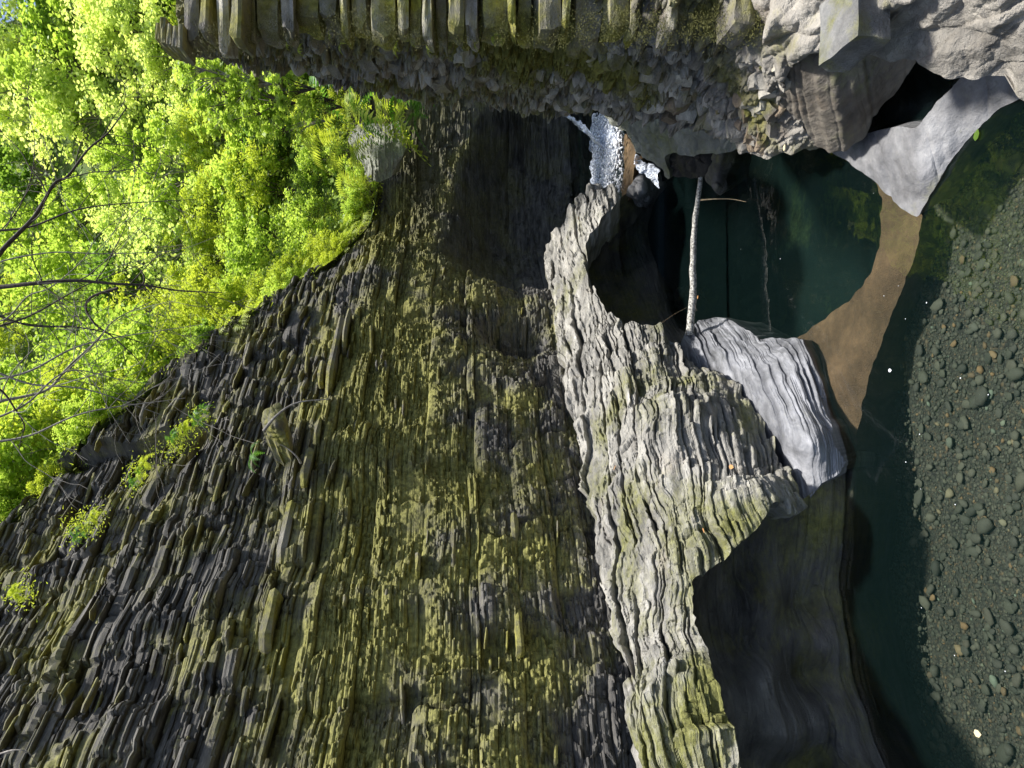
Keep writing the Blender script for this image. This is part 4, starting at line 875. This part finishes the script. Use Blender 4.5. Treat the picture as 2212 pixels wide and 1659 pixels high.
def crown_mesh(name, mat, n, rad, size, kind, seed, clumps=16, flat=.8, droop=.3, tight=1.0):
    r = np.random.default_rng(seed); LV, LQ = leaf_shape(kind)
    cc = r.normal(0, 1, (clumps, 3)); cc /= np.linalg.norm(cc, axis=1, keepdims=True); cc *= r.uniform(.25, 1, (clumps, 1)) ** .6 * rad; cc[:, 2] *= flat
    own = r.integers(0, clumps, n); cr = r.uniform(.18, .42, clumps) * rad * tight
    c = cc[own] + np.clip(r.normal(0, .55, (n, 3)), -1.2, 1.2) * cr[own][:, None] * np.array([1, 1, .7])
    Z = np.array([0, 0, 1.]) + r.normal(0, .42, (n, 3)); Z /= np.linalg.norm(Z, axis=1, keepdims=True)
    Yd = r.normal(0, 1, (n, 3)); Yd[:, 2] -= droop; Yd -= (Yd * Z).sum(1, keepdims=True) * Z; Yd /= np.linalg.norm(Yd, axis=1, keepdims=True)
    Xd = np.cross(Yd, Z); s = size * r.uniform(.6, 1.3, n)
    V = c[:, None] + s[:, None, None] * (LV[None, :, 0:1] * Xd[:, None] + LV[None, :, 1:2] * Yd[:, None] + LV[None, :, 2:3] * Z[:, None])
    k = len(LV); base = (np.arange(n) * k)[:, None, None]
    t = np.clip(r.uniform(0, 1, n) * .7 + r.uniform(0, .6, clumps)[own], 0, 1.3)
    if kind == 'long':
        Q = np.concatenate([base[:, 0] + np.array([[0, 1, 2]]), base[:, 0] + np.array([[0, 2, 3]])])
    else: Q = (base + LQ[None]).reshape(-1, 4)
    return np_mesh(name, V.reshape(-1, 3), Q, mat, {'tint': np.repeat(t, k)})
def stem_mesh(name, rad, seed, mat, n=7, h=1.0):
    r = np.random.default_rng(seed); it = []
    for i in range(n):
        a = r.uniform(0, 6.28); e = np.array([math.cos(a) * rad * .6, math.sin(a) * rad * .6, r.uniform(-.1, .5) * rad])
        b = np.array([0, 0, -h * rad]); mdl = (b * .4 + e * .6) * np.array([.6, .6, 1]) + r.normal(0, .05, 3)
        it.append((resample([b, mdl, e], 8), [.02 * rad + .008, .004], 5))
    return tubes_mesh(name, it, mat)
kinds = {
    'leafy': [crown_mesh('crown', M['leaf'], 4200, 1.25, .078, 'round', 800 + i, clumps=60, tight=.5) for i in range(4)],
    'pale': [crown_mesh('crown', M['leaf_pale'], 4200, 1.35, .075, 'round', 820 + i, clumps=70, tight=.5) for i in range(3)],
    'slim': [crown_mesh('crown', M['fern'], 5200, 1.25, .10, 'long', 840 + i, droop=.6, clumps=60, tight=.5) for i in range(3)],
    'dark': [crown_mesh('crown', M['leaf_dark'], 2600, .95, .09, 'round', 860 + i, clumps=40, tight=.6) for i in range(2)],
    'maple': [crown_mesh('crown', M['leaf'], 420, .8, .14, 'maple', 880 + i, clumps=10, droop=.8) for i in range(3)],
}
stems = [stem_mesh('stem', 1.0, 900 + i, M['bark']) for i in range(3)] + [stem_mesh('stem', 1.0, 905 + i, M['bark_grey'], 11) for i in range(2)]
LAB = {'leafy': ('rounded bright green leafy shrub on the slope above the left cliff rim', 'bright leafy shrubs above the rim'),
       'pale': ('pale silvery green shrub high on the far sunlit slope', 'pale shrubs on the far slope'),
       'slim': ('narrow leaved yellow green shrub on the slope above the gorge', 'narrow leaved shrubs on the slope'),
       'dark': ('darker green shrub on the slope', 'dark shrubs on the slope'),
       'maple': ('broad leaved maple sprig hanging beside the stone wall', 'maple sprigs by the stone wall')}
rf = np.random.default_rng(51)
def shrub(kind, loc, sc, label=None, group=None):
    t = empty('maple_sprig' if kind == 'maple' else 'shrub', tuple(loc)); lb_, gr = LAB[kind]
    tag(t, label or lb_, 'shrub', group or gr)
    me = kinds[kind][int(rf.integers(len(kinds[kind])))]
    a = rf.uniform(0, 6.28)
    for nm, mm in (('crown', me), ('stem', stems[int(rf.integers(5))])):
        o = bpy.data.objects.new(nm, mm); C.objects.link(o); o.parent = t; o.rotation_euler = (0, 0, a); o.scale = (sc,) * 3; o.location = (0, 0, sc * .75)
n = 0
rows = 0
for r_ in (0.25, 1.0, 1.9, 3.0, 4.3, 5.9, 7.9, 10.4, 13.4, 17):
    s = sA + 2.0; rows += 1; inrow = {}
    while s < sEnd + 4.5:
        if n < 272:
            p = hill_point(s + rf.uniform(-.4, .4), r_ + rf.uniform(-.3, .3)); sc = (.48 if r_ < .5 else .72 if r_ < 1.2 else 1.0 + .07 * r_) * rf.uniform(.8, 1.25)
            az = (p.x / p.y)
            if p.y > 4 and -.7 < az < .7 and p.z / p.y < .98:
                u = rf.random(); far = az > .12
                kd = 'pale' if (far and r_ > 3 and u < .5) else 'dark' if u > .84 else 'slim' if u < .3 else 'leafy'
                inrow[kd] = inrow.get(kd, 0) + 1
                nth = lambda v: str(v) + ('th' if 10 <= v % 100 <= 20 else {1: 'st', 2: 'nd', 3: 'rd'}.get(v % 10, 'th'))
                rowt = ['right above the cliff rim', 'one row up from the rim', 'two rows up from the rim', 'in the lower middle of the slope', 'in the middle of the slope', 'in the upper middle of the slope', 'high on the slope', 'higher still on the slope', 'near the top of the slope', 'in the topmost row of the slope'][rows - 1]
                adj = {'leafy': 'rounded bright green leafy shrub', 'pale': 'pale silvery green shrub', 'slim': 'narrow leaved yellow green shrub', 'dark': 'darker green shrub'}[kd]
                shrub(kd, p, sc, '%s %s, %s up the photo' % (adj, rowt, nth(inrow[kd]))); n += 1
        s += (.68 if r_ < 1 else .95 if r_ < 3 else 1.2 + .06 * r_)
MS = ['just below the end slabs of the stone wall', 'left of the end of the stone wall', 'close under the stone wall, second along', 'in the middle of the maple group', 'under the wall, third along', 'at the lower side of the maple group beside the dark ferns', 'touching the topmost thin slabs of the wall', 'farthest out from the wall at mid group', 'above the striped outcrop', 'lowest of the group, by the ferns', 'outermost at the upper end of the group', 'directly in front of the striped outcrop']
for (a, b, d, sc) in [(430, 165, 12.5, .6), (470, 210, 13.0, .7), (520, 180, 12.4, .55), (560, 220, 13.5, .7), (610, 190, 12.8, .6), (660, 215, 13.5, .55), (400, 150, 11.8, .35), (500, 245, 14, .6), (640, 260, 14.5, .6), (690, 230, 13.5, .45), (450, 250, 14.5, .6), (580, 280, 15, .5)]:
    mi = 0 if a == 430 else mi + 1; shrub('maple', Vector(at(a, b, d)) - Vector((0, 0, sc * .75)), sc, 'broad leaved maple sprig %s' % MS[mi])

# leafy ground cover between the shrubs: one mass
rg = np.random.default_rng(66); cov = []
S_ = rg.uniform(sA + 1.5, sEnd + 5, 36000); R_c = rg.uniform(0, 1, 36000) ** 1.3 * 24
xg, yg, nxg, nyg = planpos(S_); zg = zrim(S_); og = setback(S_, zg) - .1 + R_c
cp = np.stack([xg - nxg * og, yg - nyg * og, hill_z(S_, R_c) + .1 + rg.uniform(-.2, .55, 36000)], -1)
LV, LQ = leaf_shape('round'); k_ = len(LV); nrm = np.array([.3, -.5, .8]) + rg.normal(0, .5, (36000, 3)); nrm /= np.linalg.norm(nrm, axis=1, keepdims=True)
yd_ = rg.normal(0, 1, (36000, 3)); yd_ -= (yd_ * nrm).sum(1, keepdims=True) * nrm; yd_ /= np.linalg.norm(yd_, axis=1, keepdims=True); xd_ = np.cross(yd_, nrm)
sz_ = rg.uniform(.07, .15, 36000) * (1 + R_c / 20)
Vg = cp[:, None] + sz_[:, None, None] * (LV[None, :, 0:1] * xd_[:, None] + LV[None, :, 1:2] * yd_[:, None] + LV[None, :, 2:3] * nrm[:, None])
tag(obj('ground_cover', np_mesh('ground_cover', Vg.reshape(-1, 3), ((np.arange(36000) * k_)[:, None, None] + LQ[None]).reshape(-1, 4), M['leaf'], {'tint': np.repeat(rg.uniform(0, 1.1, 36000), k_)})), 'low leafy ground cover on the slope between the shrubs', 'ground cover', kind='stuff')

# ferns
def fern_mesh(name, mat, seed, nf=9, L=.6, up=.5):
    r = np.random.default_rng(seed); Vl, Ql = [], []; b = 0
    for i in range(nf):
        a = r.uniform(0, 6.28); l = L * r.uniform(.6, 1.1); u_ = up * r.uniform(.5, 1.3); t = np.linspace(0, 1, 16)
        c = np.stack([np.cos(a) * l * t, np.sin(a) * l * t, u_ * l * (t * 1.6) - 1.1 * l * t ** 2.2], 1)
        sd_ = np.array([-math.sin(a), math.cos(a), 0]) 
        for k in range(1, 15):
            w = l * .24 * math.sin(math.pi * min(1, (t[k] * .9 + .12))) + .01; T_ = c[k + 1] - c[k]
            for sg in (-1, 1):
                p0 = c[k]; p1 = c[k] + T_ * .8; tip = c[k] + sd_ * sg * w + T_ * .9 - np.array([0, 0, .1 * w])
                Vl += [p0, tip, p1]; Ql.append((b, b + 1, b + 2)); b += 3
    return np_mesh(name, np.array(Vl), np.array(Ql), mat, {'tint': np.repeat(r.uniform(0, 1, len(Ql)), 3)})
fm = [fern_mesh('fronds', M['fern'], 950 + i) for i in range(3)]; fd = [fern_mesh('fronds', M['fern_dk'], 960 + i, 8) for i in range(2)]
def fern(loc, sc, dark, label, group=None, tilt=.5):
    t = empty('fern', tuple(loc)); tag(t, label, 'fern', group)
    o = bpy.data.objects.new('fronds', (fd if dark else fm)[int(rf.integers(2))]); C.objects.link(o); o.parent = t; o.scale = (sc,) * 3; o.rotation_euler = (tilt * rf.uniform(.5, 1), -.2, rf.uniform(0, 6))
for (a, b, d, sc, dk_, lab) in [(770, 210, 15.0, 1.9, 0, 'bright fern filling the corner between the right cliff and the pale block'), (800, 250, 15.0, 1.6, 1, 'green fern hanging over the upper edge of the pale block'), (770, 330, 15.2, 1.4, 0, 'yellow green fern draped over the outer corner of the pale block'), (735, 370, 15.4, 1.5, 0, 'yellow green fern just above the outer corner of the pale block'), (855, 195, 15.4, 2.0, 1, 'drooping green fern at the head of the gorge, topmost beside the right cliff'), (880, 225, 15.2, 2.3, 0, 'largest drooping fern above the dark waterfall hollow'), (830, 215, 15.4, 2.0, 0, 'bright fern just behind the largest drooping one'), (905, 240, 15.2, 1.5, 1, 'small dark fern hanging lowest over the waterfall hollow'), (700, 175, 14.3, 1.8, 1, 'fern in the shade of the right cliff below the maple leaves'), (548, 985, 10.9, .5, 1, 'small fern beside the lichen covered boulder'), (690, 290, 15.3, 1.7, 0, 'leafy fern clump left of the pale rock block')]:
    fern(at(a, b, d), sc, dk_, lab)
for i in range(110):  # fern bank on the low end of the slope
    s = rf.uniform(sA + 8.6, sA + 14.2); r_ = rf.uniform(0, 2.6); p = hill_point(s, r_); p.z += .15
    fern(p, rf.uniform(.6, 1.15), False, 'yellow green fern in the fern bank behind the low end of the cliff rim', 'ferns in the bank above the low rim')
for i in range(70):   # fringe of ferns spilling over the rim
    s = rf.uniform(sA + 5.5, sA + 13.2); r_ = rf.uniform(-.35, .5); p = hill_point(s, max(r_, 0)); p.z += .15 + .35 * min(0, r_); 
    fern(p, rf.uniform(.45, .95), False, 'yellow green fern spilling over the left cliff rim' + (' beside the pale block' if s > sA + 12 else ' at mid rim' if s > sA + 9 else ' at the high end of the rim'), 'ferns along the cliff rim')
for i in range(26):
    t_ = max(0, [.02, .1, .16, .3, .34, .55, .6, .9][i % 8] + rf.uniform(-.03, .03)); a = 440 - 440 * t_; b = 890 + 430 * t_ + rf.uniform(-15, 15); s_g = None
    d = np.interp(t_, [0, .5, 1], [12.0, 10.9, 9.6]); fern(at(a, b, d - .35), rf.uniform(.2, .36), i % 2 == 0, 'small fern on the mossy ledge slanting across the upper left cliff', 'ferns on the slanting ledge')
for i in range(14):   # sprigs on the right wall
    a = rf.uniform(560, 1100); b = rf.uniform(55, 110); d = np.interp(a, [560, 1100], [8.2, 7.2]); fern(at(a, b, d), rf.uniform(.12, .24), False, 'tiny bright green sprig growing from the mossy stone wall', 'sprigs on the stone wall')
# moss and grass hanging on rims: one mass
def tufts(name, centres, mat, seed, per=26, L=.12, spread=.12, w=.010):
    r = np.random.default_rng(seed); c = np.repeat(np.array(centres), per, 0) + r.normal(0, spread, (len(centres) * per, 3)) * np.array([1, 1, .5])
    n_ = len(c); d = r.normal(0, 1, (n_, 3)); d[:, 2] = np.abs(d[:, 2]) * .6; d /= np.linalg.norm(d, axis=1, keepdims=True); d *= L * r.uniform(.4, 1.2, (n_, 1))
    sd_ = np.cross(d, r.normal(0, 1, (n_, 3))); sd_ /= np.linalg.norm(sd_, axis=1, keepdims=True)
    V = np.stack([c - sd_ * w, c + sd_ * w, c + d], 1).reshape(-1, 3); Q = np.arange(n_ * 3).reshape(-1, 3)
    return np_mesh(name, V, Q, mat, {'tint': np.repeat(r.uniform(0, 1, n_), 3)})
cen = [list(hill_point(rf.uniform(sA + 3, sA + 15), rf.uniform(-.1, 1.3)) + Vector((0, 0, rf.uniform(-.1, .35)))) for i in range(1500)]
tag(obj('rim_grass', tufts('rim_grass', cen, M['fern'], 970)), 'grass and moss fringe along the edge of the left cliff', 'grass', kind='stuff')
cen = []
for t_ in rf.choice([.02, .1, .16, .3, .34, .55, .6, .9], 90) + rf.normal(0, .02, 90): cen.append(at(440 - 440 * t_ + rf.uniform(-16, 16), 890 + 430 * t_ + 16 * math.sin(t_ * 17) + rf.uniform(-12, 12), np.interp(t_, [0, .5, 1], [12.0, 10.9, 9.6]) - .3))
tag(obj('ledge_moss', tufts('ledge_moss', cen, M['fern'], 971, L=.06, per=16)), 'moss fringe on the slanting ledge of the upper left cliff', 'moss', kind='stuff')
cen = []
for i in range(700):
    a = rf.uniform(420, 1720); yv = np.interp(a, [420, 640, 1200, 1500, 1720], [105, 68, 72, 62, 48]); b = rf.uniform(yv - 45, yv + 22); d = np.interp(a, [390, 1000, 1500, 1750], [8.0, 7.25, 6.4, 5.7]); cen.append(at(a, b, d - .02))
tag(obj('wall_moss', tufts('wall_moss', cen, plain('moss', (0.10, 0.10, 0.02)), 972, per=34, L=.028, spread=.05, w=.003)), 'yellow green moss growing on the dry stone wall', 'moss', kind='stuff')

# floating leaves
for q_, (a_, b_, d_, l_) in enumerate([(1585, 1010, 7.35, 'orange dead leaf on the middle of the pale bench'), (1330, 1005, 9.0, 'orange dead leaf on the bench close to the cliff foot'), (1250, 470, 12.85, 'orange dead leaf at the far tip of the bench'), (1520, 1150, 7.0, 'orange dead leaf near the outer edge of the bench')]):
    LV, LQ = leaf_shape('round'); o = obj('fallen_leaf', np_mesh('fallen_leaf', LV * np.array([.05, .08, .03]), LQ, M['dead_leaf']), None, tuple(at(a_, b_, d_ - .28))); o.rotation_euler = (.3, .2, q_ * 1.3); tag(o, l_, 'leaf')
def leaf_obj(x, y, z, mat, lab, size=.07, rot=0):
    LV, LQ = leaf_shape('round'); V = LV * size * np.array([.7, 1, .4]); o = obj('fallen_leaf', np_mesh('fallen_leaf', V, LQ, mat), None, tuple(at(x, y, z))); o.rotation_euler = (0, 0, rot); tag(o, lab, 'leaf')
leaf_obj(2120, 1587, -3.99, M['pale_dead'], 'yellow dead leaf floating alone at the near corner of the pool', .085, .3)
leaf_obj(1926, 800, -3.99, M['foam'], 'white petal floating near the brown shelf', .05)
leaf_obj(2113, 278, -3.98, M['leaf'], 'green leaf floating under the right cliff', .09, 1.2)
leaf_obj(2111, 215, -3.98, M['dead_leaf'], 'brown leaf floating under the right cliff', .08, .5)
leaf_obj(2125, 210, -3.98, M['leaf_pale'], 'pale green leaf beside the brown one under the right cliff', .08, 2)
leaf_obj(1508, 638, -3.98, M['dead_leaf'], 'small brown leaf on the dark pool by the log', .07, 1)
leaf_obj(1696, 311, 7.0, M['pale_dead'], 'tan dead leaf caught on the lip of the right cliff', .07, 1)

# ================================================================ PATH AND PERSON BEHIND THE WALL
pp = at(357, -8, 15.6)
pz = pp[2] + .11 - 1.72
path = obj('path', np_mesh('path', np.array([(pp[0] - 1.1, 13.5, pz), (pp[0] + 6, 13.5, pz), (pp[0] + 6, 18.5, pz), (pp[0] - 1.1, 18.5, pz), (pp[0] - 1.1, 13.5, pz - .4), (pp[0] + 6, 13.5, pz - .4), (pp[0] + 6, 18.5, pz - .4), (pp[0] - 1.1, 18.5, pz - .4)]), np.array([(0, 1, 2, 3), (7, 6, 5, 4), (0, 4, 5, 1), (1, 5, 6, 2), (2, 6, 7, 3), (3, 7, 4, 0)]), M['point'])); tag(path, kind='structure')
def skinned(name, pts, edges, radii, mat, loc, levels=2, root=0):
    me = bpy.data.meshes.new(name); me.from_pydata(pts, edges, []); me.update(); me.materials.append(mat)
    o = bpy.data.objects.new(name, me); C.objects.link(o); o.location = loc
    sk = o.modifiers.new('skin', 'SKIN')
    if not me.skin_vertices: me.attributes
    for i, v in enumerate(me.skin_vertices[0].data): v.radius = (radii[i], radii[i]); v.use_root = (i == root)
    sb = o.modifiers.new('sub', 'SUBSURF'); sb.levels = levels; sb.render_levels = levels
    return o
try:
    P_ = [(0, 0, .95), (0, 0, 1.15), (0, 0, 1.40), (0, 0, 1.50), (0, 0, 1.60), (0, -.01, 1.70), (-.19, 0, 1.40), (-.25, 0, 1.12), (-.23, -.12, .90), (.19, 0, 1.40), (.25, 0, 1.12), (.23, -.12, .90), (-.09, 0, .88), (-.10, -.02, .48), (-.10, .02, .08), (-.10, -.14, .04), (.09, 0, .88), (.10, -.02, .48), (.10, .02, .08), (.10, -.14, .04)]
    E_ = [(0, 1), (1, 2), (2, 3), (3, 4), (4, 5), (2, 6), (6, 7), (7, 8), (2, 9), (9, 10), (10, 11), (0, 12), (12, 13), (13, 14), (14, 15), (0, 16), (16, 17), (17, 18), (18, 19)]
    R_ = [.13, .12, .14, .055, .085, .075, .06, .045, .035, .06, .045, .035, .09, .06, .045, .035, .09, .06, .045, .035]
    me = bpy.data.meshes.new('person'); me.from_pydata(P_, E_, []); me.update()
    person = bpy.data.objects.new('person', me); C.objects.link(person)
    person.location = (pp[0], 15.6, pz); person.rotation_euler = (0, 0, R(-70)); me.materials.append(M['skin'])
    sk = person.modifiers.new('skin', 'SKIN')
    if len(me.skin_vertices) == 0:
        bpy.context.view_layer.objects.active = person; bpy.ops.object.modifier_remove(modifier='skin'); bpy.ops.object.modifier_add(type='SKIN')
    for i, v in enumerate(me.skin_vertices[0].data): v.radius = (R_[i], R_[i]); v.use_root = (i == 0)
    sb = person.modifiers.new('sub', 'SUBSURF'); sb.levels = 2; sb.render_levels = 2
    tag(person, 'person with short dark hair standing on the path behind the stone wall', 'person')
    def shell(name, c, r3, mat, cut=None):
        a, b = np.meshgrid(np.linspace(0, math.pi, 12), np.linspace(0, 2 * math.pi, 18, endpoint=False), indexing='ij')
        V = np.stack([c[0] + r3[0] * np.sin(a) * np.cos(b), c[1] + r3[1] * np.sin(a) * np.sin(b), c[2] + r3[2] * np.cos(a)], -1)
        i = np.arange(a.size).reshape(a.shape); j = np.roll(i, -1, 1); Q = np.stack([i[:-1], i[1:], j[1:], j[:-1]], -1).reshape(-1, 4)
        V = V.reshape(-1, 3)
        if cut: Q = Q[[cut(V[q].mean(0)) for q in Q]]
        o = obj(name, np_mesh(name, V, Q, mat, smooth=True), person); return o
    shell('hair', (0, .008, 1.665), (.092, .105, .115), M['hair'], lambda p: p[2] > 1.66 + (-p[1]) * .5 - .03)
    shell('shirt', (0, 0, 1.22), (.24, .16, .27), M['shirt'], lambda p: p[2] < 1.45)
    shell('nose', (0, -.095, 1.635), (.012, .018, .018), M['skin'])
    shell('ear', (.085, 0, 1.64), (.012, .02, .03), M['skin']); shell('ear', (-.085, 0, 1.64), (.012, .02, .03), M['skin'])
    shell('eye', (.03, -.082, 1.665), (.010, .008, .007), M['hair']); shell('eye', (-.03, -.082, 1.665), (.010, .008, .007), M['hair'])
    shell('mouth', (0, -.086, 1.60), (.022, .006, .006), M['dead_leaf'])
except Exception as ex:
    print('person failed', ex)

# right bank behind the camera's right shoulder, so the gorge stays a gorge from the side
tot = sum(len(o.data.polygons) for o in bpy.data.objects if o.type == 'MESH' and o.data.users == 1)
print('objects', len(bpy.data.objects), 'faces', tot, 'n shrubs', n)
